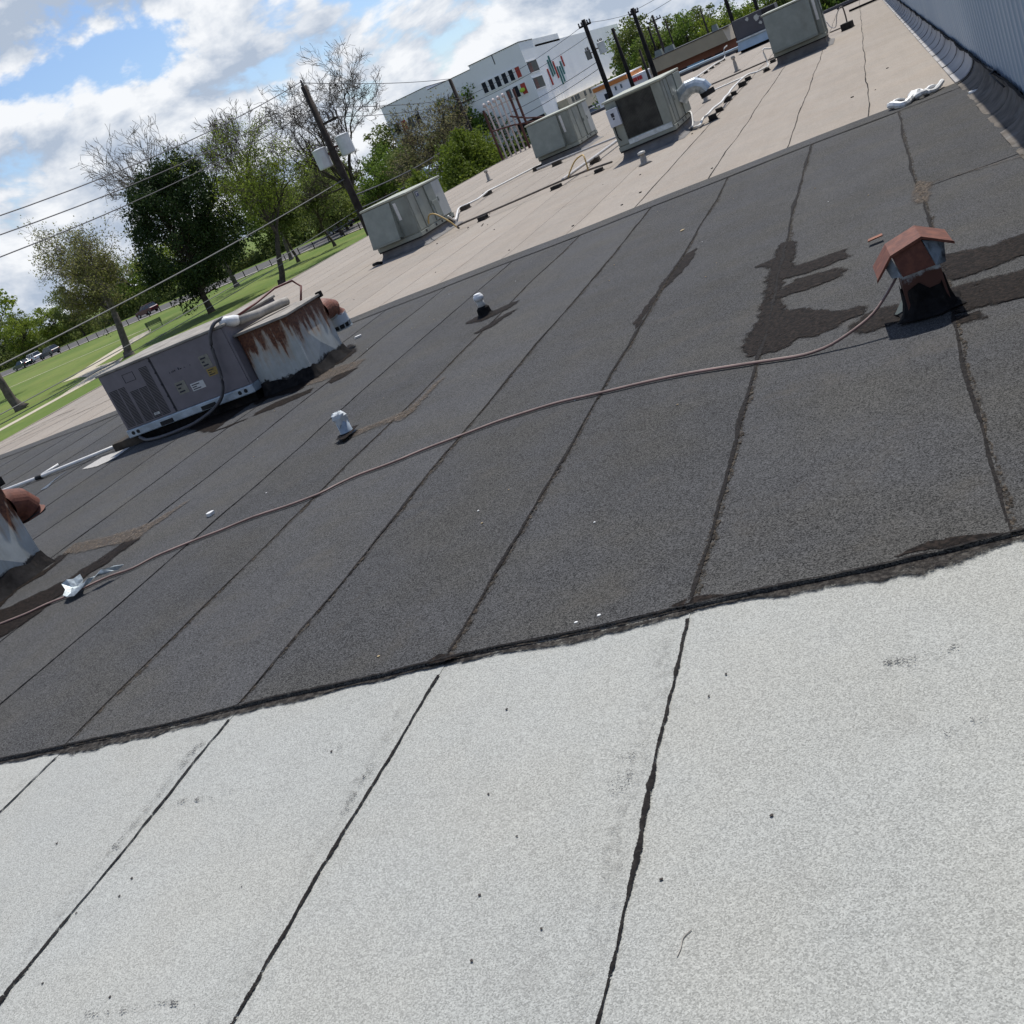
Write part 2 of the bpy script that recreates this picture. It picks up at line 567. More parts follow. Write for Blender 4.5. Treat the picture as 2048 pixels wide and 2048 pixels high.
 'v2a': [(-4.496, 10.354), (-4.391, 10.487), (-4.217, 10.459), (-3.971, 10.536), (-3.951, 10.425), (-4.108, 10.251), (-4.244, 10.178), (-4.44, 10.313)],
 'v2b': [(-4.124, 9.601), (-4.065, 9.764), (-3.943, 10.022), (-3.84, 10.107), (-3.902, 9.976), (-3.985, 9.677), (-4.084, 9.596)],
 'whitepatch': [(-9.815, 10.024), (-9.76, 10.356), (-9.259, 10.304), (-9.196, 9.911), (-9.413, 9.828)]}


M = {}
M['white_sheet'] = granules('white_sheet', (0.322, 0.329, 0.310), 0.62, 300, (1.0, 0.975, 0.94), 0.11, 0.07, (0.17, 0.165, 0.155), (0.60, 0.82), 0.40, 0.0)
M['black_sheet'] = granules('black_sheet', (0.0525, 0.0532, 0.0548), 1.8, 240, (1.06, 1.0, 0.84), 0.30, 0.20, (0.080, 0.072, 0.060), (0.52, 0.78), 0.45, 0.0)
M['light_sheet'] = granules('light_sheet', (0.275, 0.244, 0.208), 0.26, 90, (1.0, 0.96, 0.92), 0.14, 0.20, (0.15, 0.135, 0.12), (0.55, 0.78), 0.40, 0.6)


def tar_mat(name, c, c2, lo, hi, gran=170, rough=0.75, ga=0.9, na=1.3, ns=28):
    """dark bitumen; frays out into the granules along its border (attribute 'core')"""
    t = NT(name)
    n = t.noise(gran, 2)
    n2 = t.noise(ns, 4, 0.65)
    a = t.math('ADD', t.attr('core'), t.math('ADD', t.math('MULTIPLY', t.math('SUBTRACT', n, 0.5), ga), t.math('MULTIPLY', t.math('SUBTRACT', n2, 0.5), na)))
    t.alpha(t.rng(a, lo, hi))
    colr = t.mix(t.rng(t.noise(45, 5, 0.7), 0.4, 0.68), c, c2)
    t.col(colr).rough(rough, 0, 0.06)
    t.bump(n, 0.5, 0.004)
    return t.m


M['tar'] = tar_mat('tar', (0.011, 0.010, 0.010), (0.028, 0.025, 0.023), 0.28, 0.5)
M['tar_edge'] = tar_mat('tar_edge', (0.018, 0.016, 0.015), (0.075, 0.068, 0.06), 0.12, 0.70, 200)
M['mastic'] = tar_mat('mastic', (0.0055, 0.0045, 0.004), (0.029, 0.0215, 0.0175), 0.12, 0.60, 130, 0.75, 1.3, 2.0, 16)
M['dirt_tan'] = tar_mat('dirt_tan', (0.075, 0.062, 0.050), (0.19, 0.158, 0.128), 0.38, 1.15, 110, 0.9)
M['crack_tan'] = tar_mat('crack_tan', (0.02, 0.017, 0.014), (0.12, 0.10, 0.078), 0.45, 0.85, 120, 0.9)
M['smudge'] = tar_mat('smudge', (0.05, 0.05, 0.05), (0.11, 0.11, 0.11), 0.80, 1.12, 210, 0.75, 2.2, 1.9, 24)
M['lap_grime'] = tar_mat('lap_grime', (0.12, 0.115, 0.105), (0.20, 0.195, 0.185), 0.55, 1.5, 300)
M['white_coat'] = tar_mat('white_coat', (0.34, 0.33, 0.31), (0.48, 0.47, 0.45), 0.2, 0.5, 60)
M['damp'] = tar_mat('damp', (0.05, 0.06, 0.08), (0.13, 0.15, 0.19), 0.2, 0.7, 60, 0.25)


def rusty(name, paint, top_rust=0.75, amount=0.5):
    t = NT(name)
    sepx = t.n.new('ShaderNodeSeparateXYZ')
    t.l.new(t.tc.outputs['Object'], sepx.inputs[0])
    z = sepx.outputs[2]
    st = t.noise(1.0, 6, 0.6, t.vec(scale=(13, 13, 1.1)))
    st2 = t.noise(1.0, 4, 0.5, t.vec(scale=(30, 30, 1.6), loc=(4, 1, 0)))
    blob = t.noise(2.6, 5, 0.6, t.vec(loc=(2.1, 0, 0)))
    drip = t.math('ADD', t.math('MULTIPLY', st, 0.9), t.math('MULTIPLY', blob, 0.8))
    drip = t.math('ADD', drip, t.math('MULTIPLY', t.math('SUBTRACT', z, 0.45), top_rust))
    rm = t.rng(drip, 0.98 - amount * 0.15, 1.10 - amount * 0.15)
    halo = t.rng(drip, 0.80 - amount * 0.15, 1.08 - amount * 0.15, 0, 0.55)
    pn = t.noise(7, 5, 0.6)
    c = t.mix(t.rng(pn, 0.3, 0.7), tuple(x * 0.8 for x in paint), paint)
    c = t.mix(t.rng(st2, 0.45, 0.75, 0, 0.4), c, (0.30, 0.30, 0.24))
    c = t.mix(halo, c, (0.36, 0.20, 0.075))
    rust = t.mix(t.rng(t.noise(40, 5), 0.35, 0.7), (0.075, 0.026, 0.014), (0.17, 0.065, 0.03))
    c = t.mix(rm, c, rust)
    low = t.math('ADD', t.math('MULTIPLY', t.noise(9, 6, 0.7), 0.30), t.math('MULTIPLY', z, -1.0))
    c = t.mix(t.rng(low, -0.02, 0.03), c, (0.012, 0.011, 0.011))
    t.col(c).rough(0.62, 0, 0.4)
    t.bump(t.noise(60, 4), 0.25, 0.003)
    return t.m


M['rusty_duct'] = rusty('rusty_duct', (0.44, 0.465, 0.45), 0.95, 0.6)
t_ = NT('rust')
c_ = t_.mix(t_.rng(t_.noise(22, 6, 0.65), 0.35, 0.7), (0.095, 0.033, 0.022), (0.175, 0.063, 0.038))
c_ = t_.mix(t_.rng(t_.noise(5, 4), 0.5, 0.75, 0, 0.5), c_, (0.10, 0.04, 0.028))
t_.col(c_).rough(0.72, 0, 0.35)
t_.bump(t_.noise(70, 4), 0.25, 0.002)
M['rust'] = t_.m
t_ = NT('rust_white')
sepx_ = t_.n.new('ShaderNodeSeparateXYZ')
t_.l.new(t_.tc.outputs['Object'], sepx_.inputs[0])
k_ = t_.math('ADD', t_.math('MULTIPLY', t_.noise(9, 6, 0.7), 0.5), t_.math('MULTIPLY', sepx_.outputs[2], 2.6))
c_ = t_.mix(t_.rng(k_, 0.84, 0.92), (0.085, 0.032, 0.022), (0.46, 0.51, 0.55))
t_.col(c_).rough(0.6, 0, 0.4)
M['rust_white'] = t_.m
t_ = NT('elbow_rust')
sepx_ = t_.n.new('ShaderNodeSeparateXYZ')
t_.l.new(t_.tc.outputs['Object'], sepx_.inputs[0])
k_ = t_.math('ADD', t_.math('MULTIPLY', t_.noise(12, 6, 0.7), 0.16), t_.math('MULTIPLY', sepx_.outputs[2], -1.0))
rustc_ = t_.mix(t_.rng(t_.noise(30, 5), 0.35, 0.7), (0.12, 0.04, 0.025), (0.22, 0.085, 0.05))
c_ = t_.mix(t_.rng(k_, -0.375, -0.35), rustc_, (0.46, 0.50, 0.53))
t_.col(c_).rough(0.6, 0, 0.4)
M['elbow_rust'] = t_.m

M['pitch'] = plain('pitch', (0.012, 0.0115, 0.012), 0.85, 0, 0.4, 18, 0.08, (0.05, 0.042, 0.035), 0.5, 0.6)
M['mauve_paint'] = plain('mauve_paint', (0.175, 0.157, 0.166), 0.62, 0, 0.10, 5, 0.35, (0.12, 0.105, 0.10), 0.35, 0.05)
M['mauve_dark'] = plain('mauve_dark', (0.035, 0.033, 0.035), 0.8, 0, 0.2, 9)
M['galv_rail'] = plain('galv_rail', (0.36, 0.42, 0.47), 0.42, 0.35, 0.2, 7, 0.5, (0.2, 0.22, 0.24), 0.4)
M['galv'] = plain('galv', (0.42, 0.47, 0.50), 0.38, 0.55, 0.2, 9, 0.5, (0.25, 0.27, 0.28), 0.5)
M['old_top'] = plain('old_top', (0.26, 0.24, 0.21), 0.8, 0, 0.25, 5, 0.3, (0.12, 0.10, 0.08), 0.5, 0.2)
M['unit_paint'] = plain('unit_paint', (0.225, 0.243, 0.210), 0.55, 0, 0.12, 3.5, 0.4, (0.14, 0.135, 0.11), 0.5, 0.03)
M['unit_panel'] = plain('unit_panel', (0.190, 0.212, 0.190), 0.55, 0, 0.12, 3.0, 0.4, (0.12, 0.12, 0.10), 0.5, 0.03)
M['unit_lid'] = plain('unit_lid', (0.33, 0.345, 0.285), 0.6, 0, 0.14, 4, 0.35, (0.30, 0.28, 0.22), 0.5)
M['unit_white'] = plain('unit_white', (0.36, 0.38, 0.37), 0.5, 0, 0.06, 6)
M['box_grey'] = plain('box_grey', (0.46, 0.49, 0.54), 0.5, 0, 0.08, 6)
M['coil'] = plain('coil', (0.048, 0.048, 0.041), 0.75, 0, 0.45, 3.5, 0.3, (0.07, 0.065, 0.055), 0.5)
M['black'] = plain('black', (0.012, 0.012, 0.013), 0.7, 0, 0.3, 10)
M['curb_skin'] = plain('curb_skin', (0.16, 0.155, 0.152), 0.85, 0, 0.14, 5, 0.25, (0.10, 0.09, 0.085), 0.5, 0.2)
M['block'] = plain('block', (0.020, 0.018, 0.016), 0.9, 0, 0.4, 14)
M['block_wood'] = plain('block_wood', (0.05, 0.042, 0.033), 0.9, 0, 0.4, 14)
M['pvc'] = plain('pvc', (0.66, 0.65, 0.62), 0.45, 0, 0.08, 9, 0.4, (0.4, 0.37, 0.32), 0.4)
M['gas_pipe'] = plain('gas_pipe', (0.12, 0.10, 0.085), 0.65, 0, 0.35, 8, 0.4, (0.10, 0.05, 0.03), 0.5)
M['gas_grey'] = plain('gas_grey', (0.36, 0.35, 0.34), 0.55, 0, 0.15, 8)
M['copper'] = plain('copper', (0.16, 0.098, 0.085), 0.5, 0, 0.22, 5, 0.4, (0.09, 0.06, 0.05), 0.4)
M['copper_pale'] = plain('copper_pale', (0.36, 0.28, 0.235), 0.5, 0, 0.2, 5, 0.4, (0.2, 0.14, 0.11), 0.4)
M['hose'] = plain('hose', (0.075, 0.072, 0.075), 0.5, 0, 0.2, 10)
M['yellow_cable'] = plain('yellow_cable', (0.45, 0.30, 0.10), 0.5, 0, 0.2, 10)
M['red_pipe'] = plain('red_pipe', (0.13, 0.035, 0.028), 0.5, 0, 0.3, 10)
M['old_wood'] = plain('old_wood', (0.05, 0.042, 0.033), 0.9, 0, 0.4, 8, 0.2, (0.02, 0.018, 0.015), 0.6, 0.4)
M['sticker'] = plain('sticker', (0.55, 0.55, 0.53), 0.5, 0, 0.08, 20)
M['sticker_old'] = plain('sticker_old', (0.22, 0.21, 0.17), 0.6, 0, 0.15, 20)
M['sticker_yellow'] = plain('sticker_yellow', (0.30, 0.21, 0.055), 0.6, 0, 0.15, 20)
M['ink'] = plain('ink', (0.02, 0.02, 0.03), 0.6, 0, 0.1, 20)
M['ink_blue'] = plain('ink_blue', (0.03, 0.045, 0.11), 0.5, 0, 0.1, 20)
M['white_tar'] = plain('white_tar', (0.50, 0.53, 0.54), 0.55, 0, 0.1, 16, 0.4, (0.04, 0.05, 0.06), 0.9, 0.5)
M['pipe_blue'] = plain('pipe_blue', (0.30, 0.36, 0.42), 0.5, 0, 0.15, 14, 0.4, (0.05, 0.06, 0.07), 0.6)
M['cheek'] = plain('cheek', (0.20, 0.24, 0.28), 0.5, 0, 0.2, 30, 0.4, (0.012, 0.012, 0.013), 0.95)
M['pipe_cream'] = plain('pipe_cream', (0.47, 0.46, 0.42), 0.55, 0, 0.15, 14, 0.4, (0.3, 0.28, 0.22), 0.5)
M['pale_cap'] = plain('pale_cap', (0.66, 0.67, 0.67), 0.5, 0, 0.1, 14)
M['vent_lead'] = plain('vent_lead', (0.30, 0.28, 0.25), 0.7, 0, 0.2, 14, 0.3, (0.15, 0.13, 0.11), 0.5)
M['foil'] = plain('foil', (0.33, 0.37, 0.38), 0.45, 0.4, 0.4, 30)
M['plastic_white'] = plain('plastic_white', (0.70, 0.70, 0.68), 0.5, 0, 0.12, 22)
M['plastic_cream'] = plain('plastic_cream', (0.66, 0.64, 0.48), 0.5, 0, 0.12, 22)
M['leaf_dry'] = plain('leaf_dry', (0.30, 0.23, 0.13), 0.8, 0, 0.3, 30)
M['rust_chip'] = plain('rust_chip', (0.22, 0.09, 0.055), 0.8, 0, 0.3, 30)
M['chip_dark'] = plain('chip_dark', (0.035, 0.028, 0.024), 0.8, 0, 0.4, 30)

# ribbed wall sheet
t_ = NT('wall_metal')
s_ = t_.noise(1.0, 5, 0.6, t_.vec(scale=(3, 3, 0.25)))
c_ = t_.mix(t_.rng(s_, 0.3, 0.7), (0.33, 0.40, 0.47), (0.40, 0.46, 0.51))
c_ = t_.mix(t_.math('MULTIPLY', t_.rand(), 0.35), c_, (0.30, 0.37, 0.45))
t_.col(c_).rough(0.45, 0.1, 0.5)
M['wall_metal'] = t_.m
M['wall_trim'] = plain('wall_trim', (0.05, 0.055, 0.06), 0.7, 0, 0.3, 8)
M['flash_light'] = plain('flash_light', (0.34, 0.33, 0.32), 0.85, 0, 0.12, 4, 0.25, (0.13, 0.12, 0.11), 0.5, 0.2)
M['flash_dirty'] = plain('flash_dirty', (0.11, 0.097, 0.083), 0.9, 0, 0.35, 5, 0.2, (0.19, 0.185, 0.175), 0.75, 0.4)
M['render_wall'] = plain('render_wall', (0.42, 0.38, 0.33), 0.9, 0, 0.08, 1.5)

# outdoors
t_ = NT('grass')
n1_ = t_.noise(0.06, 6, 0.6)
n2_ = t_.noise(1.6, 5, 0.7)
c_ = t_.mix(t_.rng(n1_, 0.35, 0.65), (0.088, 0.136, 0.024), (0.145, 0.182, 0.042))
c_ = t_.mix(t_.rng(n2_, 0.4, 0.75, 0, 0.6), c_, (0.055, 0.105, 0.018))
c_ = t_.mix(t_.rng(t_.noise(0.11, 5, 0.6, t_.vec(loc=(31, 7, 0))), 0.55, 0.75, 0, 0.6), c_, (0.155, 0.145, 0.045))
c_ = t_.mix(t_.rng(t_.noise(0.7, 6, 0.7, t_.vec(loc=(3, 77, 0))), 0.52, 0.72, 0, 0.55), c_, (0.12, 0.115, 0.05))
t_.col(c_).rough(0.95, 0, 0.15)
M['grass'] = t_.m
M['concrete'] = plain('concrete', (0.42, 0.375, 0.285), 0.9, 0, 0.1, 0.8)
M['asphalt'] = plain('asphalt', (0.075, 0.072, 0.070), 0.9, 0, 0.2, 0.5)
M['kerb'] = plain('kerb', (0.36, 0.33, 0.28), 0.9, 0, 0.1, 0.8)
M['bark'] = plain('bark', (0.068, 0.056, 0.046), 0.95, 0, 0.35, 3.0, 0.2, (0.025, 0.02, 0.018), 0.5, 0.4)
M['bark_pale'] = plain('bark_pale', (0.105, 0.09, 0.078), 0.95, 0, 0.3, 3.0, 0.2, (0.05, 0.04, 0.035), 0.5, 0.4)
M['pole_wood'] = plain('pole_wood', (0.040, 0.032, 0.028), 0.9, 0, 0.35, 3.0, 0.2, (0.075, 0.06, 0.05), 0.4, 0.3)
M['pole_black'] = plain('pole_black', (0.016, 0.014, 0.014), 0.9, 0, 0.35, 3.0, 0.2)
M['wire'] = plain('wire', (0.045, 0.045, 0.05), 0.6, 0, 0.1, 1.0)
M['wire_pale'] = plain('wire_pale', (0.13, 0.13, 0.12), 0.6, 0, 0.1, 1.0)
M['xfmr'] = plain('xfmr', (0.52, 0.54, 0.55), 0.45, 0, 0.08, 3, 0.4, (0.35, 0.25, 0.2), 0.3)
M['porcelain'] = plain('porcelain', (0.08, 0.07, 0.07), 0.4, 0, 0.2, 10)
M['rust_steel'] = plain('rust_steel', (0.085, 0.035, 0.028), 0.8, 0, 0.4, 4)
M['conduit_pink'] = plain('conduit_pink', (0.50, 0.44, 0.43), 0.6, 0, 0.12, 4, 0.3, (0.25, 0.14, 0.10), 0.6)


def leaves(name, a, b, c, trans=0.35):
    t = NT(name)
    r = t.island()
    cl = t.noise(0.55, 3, 0.6)
    k = t.math('ADD', t.math('MULTIPLY', r, 0.55), t.math('MULTIPLY', t.rng(cl, 0.3, 0.7), 0.45))
    colr = t.mix(t.rng(k, 0.15, 0.55), a, b)
    colr = t.mix(t.rng(k, 0.55, 0.95), colr, c)
    t.col(colr).rough(0.7, 0, 0.2)
    tr = t.n.new('ShaderNodeBsdfTranslucent')
    t.l.new(colr, tr.inputs[0])
    mx = t.n.new('ShaderNodeMixShader')
    mx.inputs[0].default_value = trans
    t.l.new(t.b.outputs[0], mx.inputs[1])
    t.l.new(tr.outputs[0], mx.inputs[2])
    t.l.new(mx.outputs[0], t.out.inputs['Surface'])
    return t.m


M['leaf_evergreen'] = leaves('leaf_evergreen', (0.018, 0.033, 0.012), (0.036, 0.062, 0.018), (0.070, 0.10, 0.030), 0.15)
M['leaf_olive'] = leaves('leaf_olive', (0.13, 0.135, 0.042), (0.185, 0.19, 0.06), (0.25, 0.235, 0.10), 0.45)
M['leaf_spring'] = leaves('leaf_spring', (0.105, 0.145, 0.020), (0.17, 0.225, 0.030), (0.26, 0.31, 0.05), 0.45)
M['leaf_green'] = leaves('leaf_green', (0.060, 0.105, 0.018), (0.115, 0.18, 0.027), (0.18, 0.25, 0.045), 0.42)
M['leaf_hedge'] = leaves('leaf_hedge', (0.065, 0.10, 0.012), (0.125, 0.17, 0.022), (0.20, 0.25, 0.045), 0.38)
M['leaf_mixed'] = leaves('leaf_mixed', (0.075, 0.10, 0.026), (0.13, 0.165, 0.042), (0.19, 0.21, 0.07), 0.42)
M['leaf_bud'] = leaves('leaf_bud', (0.16, 0.15, 0.06), (0.21, 0.19, 0.085), (0.25, 0.24, 0.14), 0.4)

# buildings
M['stucco'] = plain('stucco', (0.86, 0.865, 0.87), 0.9, 0, 0.03, 0.25, 0.2, (0.64, 0.66, 0.68), 0.3)
M['stucco_frame'] = plain('stucco_frame', (0.84, 0.84, 0.84), 0.85, 0, 0.04, 0.6)
M['pane_dark'] = plain('pane_dark', (0.012, 0.016, 0.026), 0.45, 0, 0.3, 0.8, 0.2)
M['pane_grey'] = plain('pane_grey', (0.08, 0.11, 0.13), 0.4, 0, 0.2, 0.8, 0.3)
M['red_panel'] = plain('red_panel', (0.42, 0.06, 0.045), 0.6, 0, 0.1, 0.8)
M['teal'] = plain('teal', (0.05, 0.18, 0.17), 0.6, 0, 0.1, 0.8)
M['lime'] = plain('lime', (0.45, 0.60, 0.05), 0.6, 0, 0.1, 0.8)
M['roof_dark'] = plain('roof_dark', (0.05, 0.05, 0.055), 0.9, 0, 0.2, 0.5)
M['tan_fascia'] = plain('tan_fascia', (0.34, 0.28, 0.19), 0.85, 0, 0.1, 0.4, 0.2, (0.16, 0.12, 0.08), 0.45)
M['tan_light'] = plain('tan_light', (0.52, 0.43, 0.32), 0.85, 0, 0.08, 0.5)
M['brick_wall'] = plain('brick_wall', (0.20, 0.085, 0.055), 0.9, 0, 0.15, 0.9)
M['orange'] = plain('orange', (0.55, 0.20, 0.05), 0.6, 0, 0.08, 0.6)
M['sign_red'] = plain('sign_red', (0.50, 0.035, 0.04), 0.5, 0, 0.08, 0.6)
M['dark_unit'] = plain('dark_unit', (0.062, 0.064, 0.076), 0.7, 0, 0.12, 1.2)
M['pale_blue'] = plain('pale_blue', (0.33, 0.42, 0.49), 0.55, 0, 0.14, 1.5)
M['car_white'] = plain('car_white', (0.70, 0.71, 0.72), 0.25, 0, 0.02, 1, 0.6)
M['car_black'] = plain('car_black', (0.018, 0.02, 0.023), 0.22, 0, 0.05, 1, 0.6)
M['car_blue'] = plain('car_blue', (0.02, 0.028, 0.06), 0.22, 0, 0.05, 1, 0.6)
M['car_green'] = plain('car_green', (0.012, 0.035, 0.034), 0.22, 0, 0.05, 1, 0.6)
M['car_maroon'] = plain('car_maroon', (0.075, 0.012, 0.018), 0.25, 0, 0.05, 1, 0.6)
M['car_grey'] = plain('car_grey', (0.10, 0.105, 0.11), 0.25, 0, 0.05, 1, 0.6)
M['car_glass'] = plain('car_glass', (0.02, 0.026, 0.032), 0.08, 0, 0.05, 1, 0.7)
M['tyre'] = plain('tyre', (0.015, 0.015, 0.015), 0.85, 0, 0.1, 5)
M['rim'] = plain('rim', (0.4, 0.4, 0.42), 0.35, 0.7, 0.1, 5)
M['lamp'] = plain('lamp', (0.7, 0.7, 0.68), 0.15, 0, 0.05, 5)
M['tail'] = plain('tail', (0.4, 0.02, 0.02), 0.2, 0, 0.05, 5)
M['bench_green'] = plain('bench_green', (0.02, 0.05, 0.03), 0.5, 0, 0.1, 3)
M['roof_shingle'] = plain('roof_shingle', (0.13, 0.125, 0.12), 0.9, 0, 0.15, 0.8)
M['cream_wall'] = plain('cream_wall', (0.50, 0.44, 0.33), 0.85, 0, 0.08, 0.6)
t_ = NT('banner_print')
c_ = t_.mix(t_.rng(t_.noise(1.6, 3, 0.5), 0.45, 0.55), (0.62, 0.62, 0.66), (0.15, 0.32, 0.45))
t_.col(c_).rough(0.6)
M['banner_print'] = t_.m


# =================================================================== the roof
from mathutils.geometry import tessellate_polygon
rnd = random.Random(7)
ROOF_L, ROOF_FAR, ROOF_NEAR, BLK0, BLK1 = -17.75, 63.3, -7.0, 3.175, 14.45


def wall_x(y):
    """face of the tall metal wall (it runs very slightly out of parallel with the roll seams)"""
    return 0.985 - (y - 8.0) * 0.0042


def zr(x, y):
    """slight unevenness of the old membrane"""
    return 0.004 * math.sin(1.3 * x + 0.7 * y) + 0.003 * math.sin(2.9 * x - 1.1 * y + 1.0) + 0.003 * math.sin(0.4 * x + 2.3 * y + 2.0)


roof = MB()
roof.box(ROOF_L, 9.0, ROOF_NEAR, ROOF_FAR, GZ, -0.03)
roof = struct(roof.build('roof', M['render_wall']))


def wob(k, y, a=1.0):
    return a * (0.012 * math.sin(0.9 * y + k * 1.7) + 0.006 * math.sin(2.7 * y + k * 2.9) + 0.003 * math.sin(7.1 * y + k))


def sheet(x0, x1, y0, y1, k0, k1, m, dz=0.0, step=0.3, right_free=True, near_lip=0.0):
    """one roll of cap sheet: left edge tucked under its neighbour, right edge lapping over the next"""
    n = max(2, int((y1 - y0) / step))
    v, f = [], []
    cols = 6
    US = (0, 0.3, 0.6, 0.9, 0.96, 1.0)
    for i in range(n + 1):
        y = y0 + (y1 - y0) * i / n
        a = x0 + wob(k0, y)
        b = x1 + wob(k1, y) + 0.012
        lip = near_lip * max(0.0, 1 - (y - y0) / 0.25)
        yy = y + (0.012 * math.sin(3.1 * x0 + 1) if i == 0 else 0)
        for c in range(cols):
            u = US[c]
            x = a + (b - a) * u
            yj = yy + (0.014 * math.sin(2.2 * x) + 0.008 * math.sin(6.3 * x + 1) if (i == 0) else 0)
            v.append((x, yj, zr(x, y) + dz + (0.003 if c == cols - 1 else 0.0) + lip))
        v.append((b + 0.001, yy, zr(b, y) + dz - 0.012))
    w = cols + 1
    for i in range(n):
        for c in range(cols):
            f.append((i * w + c, i * w + c + 1, (i + 1) * w + c + 1, (i + 1) * w + c))
    # near edge turned down
    k = len(v)
    for c in range(cols):
        p = v[c]
        v.append((p[0], p[1] - 0.001, p[2] - 0.03))
    for c in range(cols - 1):
        f.append((k + c, k + c + 1, c + 1, c))
    mb = MB()
    mb.add(v, f)
    return mb.build('membrane_sheet', m, roof, smooth=False)


SEAM = lambda k: -0.02 - 1.012 * k
# near white cap sheets
for k in range(-1, 6):
    xr, xl = SEAM(k), SEAM(k + 1)
    sheet(xl, min(xr, 0.93), ROOF_NEAR + 0.05, BLK0 + 0.15, k + 1, k, M['white_sheet'], 0.0, 0.4)
for k in range(6, 17):
    xr, xl = SEAM(k), SEAM(k + 1)
    sheet(max(xl, ROOF_L + 0.1), xr, ROOF_NEAR + 0.05, BLK0 + 0.15, k + 1, k, M['white_sheet'], 0.0, 1.0)
# dark cap sheets
for k in range(-1, 17):
    xr, xl = SEAM(k), SEAM(k + 1)
    if k == -1:
        xr = 0.93
    xl = max(xl, ROOF_L + 0.15)
    if k == -1:
        sheet(xl, xr, BLK0, 8.95, 60, 61, M['black_sheet'], 0.014, 0.3, near_lip=0.004)
        sheet(xl, xr, 8.92, 13.92, 60, 61, M['black_sheet'], 0.018, 0.3)
    else:
        sheet(xl, xr, BLK0, 13.92, k + 1, k if k else 60, M['black_sheet'], 0.014, 0.3, near_lip=0.004)
# the dark cross strip that closes the seams at the far side
for i, (xa, xb) in enumerate(((ROOF_L + 0.15, -12.0), (-12.0, -6.2), (-6.2, -0.6), (-0.6, 0.92))):
    mb = MB()
    n = max(6, int((xb - xa) / 0.3))
    v, f = [], []
    for j in range(n + 1):
        x = xa + (xb - xa) * j / n
        for y in (13.86 + wob(30 + i, x), 14.1, 14.46 + wob(34, x, 0.5)):
            v.append((x, y, zr(x, y) + 0.0195 + 0.0008 * i))
        v.append((x, 14.462 + wob(34, x, 0.5), -0.02))
    for j in range(n):
        for c in range(3):
            f.append((j * 4 + c, (j + 1) * 4 + c, (j + 1) * 4 + c + 1, j * 4 + c + 1))
    mb.add(v, f)
    mb.build('membrane_sheet', M['black_sheet'], roof)
# far pale sheets, with cross laps
LSEAM = lambda k: -0.33 - 1.03 * k
for k in range(-1, 17):
    xr, xl = LSEAM(k), LSEAM(k + 1)
    if k == -1:
        xr = 0.72
    xl = max(xl, ROOF_L)
    ycuts = [14.40, 25.2 + 0.05 * math.sin(k * 2.1), 36.1 + 0.06 * math.sin(k * 1.3), 48.2 + 0.05 * math.sin(k), ROOF_FAR]
    if k > 3:
        ycuts = [14.40, 20.5 + 3.0 * math.sin(k * 1.9), 31.5 + 3 * math.sin(k * 2.3), 42.5 + 3 * math.sin(k * 0.7), 53 + 2 * math.sin(k), ROOF_FAR]
    for j in range(len(ycuts) - 1):
        sheet(xl, xr, ycuts[j] - 0.08, ycuts[j + 1], k + 41, k + 40, M['light_sheet'], 0.0015 * (len(ycuts) - j), 0.8)

# ------------------------------------------------------------------ tar lines, mastic and dirt (parts of the roof)
LVL = [0]


def nlevel():
    LVL[0] += 1
    return 0.0003 * (LVL[0] % 9)


def set_core(me, vals):
    a = me.attributes.new('core', 'FLOAT', 'POINT')
    a.data.foreach_set('value', vals)


def resample(pts, step):
    out = []
    for a, b in zip(pts[:-1], pts[1:]):
        d = math.hypot(b[0] - a[0], b[1] - a[1])
        n = max(1, int(d / step))
        for i in range(n):
            out.append((a[0] + (b[0] - a[0]) * i / n, a[1] + (b[1] - a[1]) * i / n))
    out.append(pts[-1])
    return out


def ribbon(name, pts, wfun, m, base=0.022, step=0.05, parent=None, z=zr, jit=0.003):
    """dark line of varying width; wfun(i, s) -> half width in metres"""
    pts = resample(pts, step)
    v, f, core = [], [], []
    rj = random.Random(len(pts) * 7 + int(pts[0][0] * 1000))
    s = 0.0
    lv = base + nlevel()
    for i, p in enumerate(pts):
        a, b = pts[max(i - 1, 0)], pts[min(i + 1, len(pts) - 1)]
        dx, dy = b[0] - a[0], b[1] - a[1]
        L = math.hypot(dx, dy) or 1
        nx, ny = -dy / L, dx / L
        if i:
            s += math.hypot(p[0] - pts[i - 1][0], p[1] - pts[i - 1][1])
        hw = wfun(i, s) * rj.uniform(0.7, 1.35)
        p = (p[0] + nx * rj.uniform(-jit, jit), p[1] + ny * rj.uniform(-jit, jit))
        zz = z(p[0], p[1]) + lv
        for u, c in ((-1.0, 0.0), (-0.45, 0.62), (0.45, 0.62), (1.0, 0.0)):
            v.append((p[0] + nx * hw * u, p[1] + ny * hw * u, zz + (0.0006 if c else 0)))
            core.append(c)
    for i in range(len(pts) - 1):
        for c in range(3):
            f.append((i * 4 + c, i * 4 + c + 1, (i + 1) * 4 + c + 1, (i + 1) * 4 + c))
    me = bpy.data.meshes.new(name)
    me.from_pydata(v, [], f)
    set_core(me, core)
    return link(name, me, m, parent or roof)


SURVEY['m8'] = [(x + (-2.03 - x) * 0.2, y) for x, y in SURVEY['m8']]


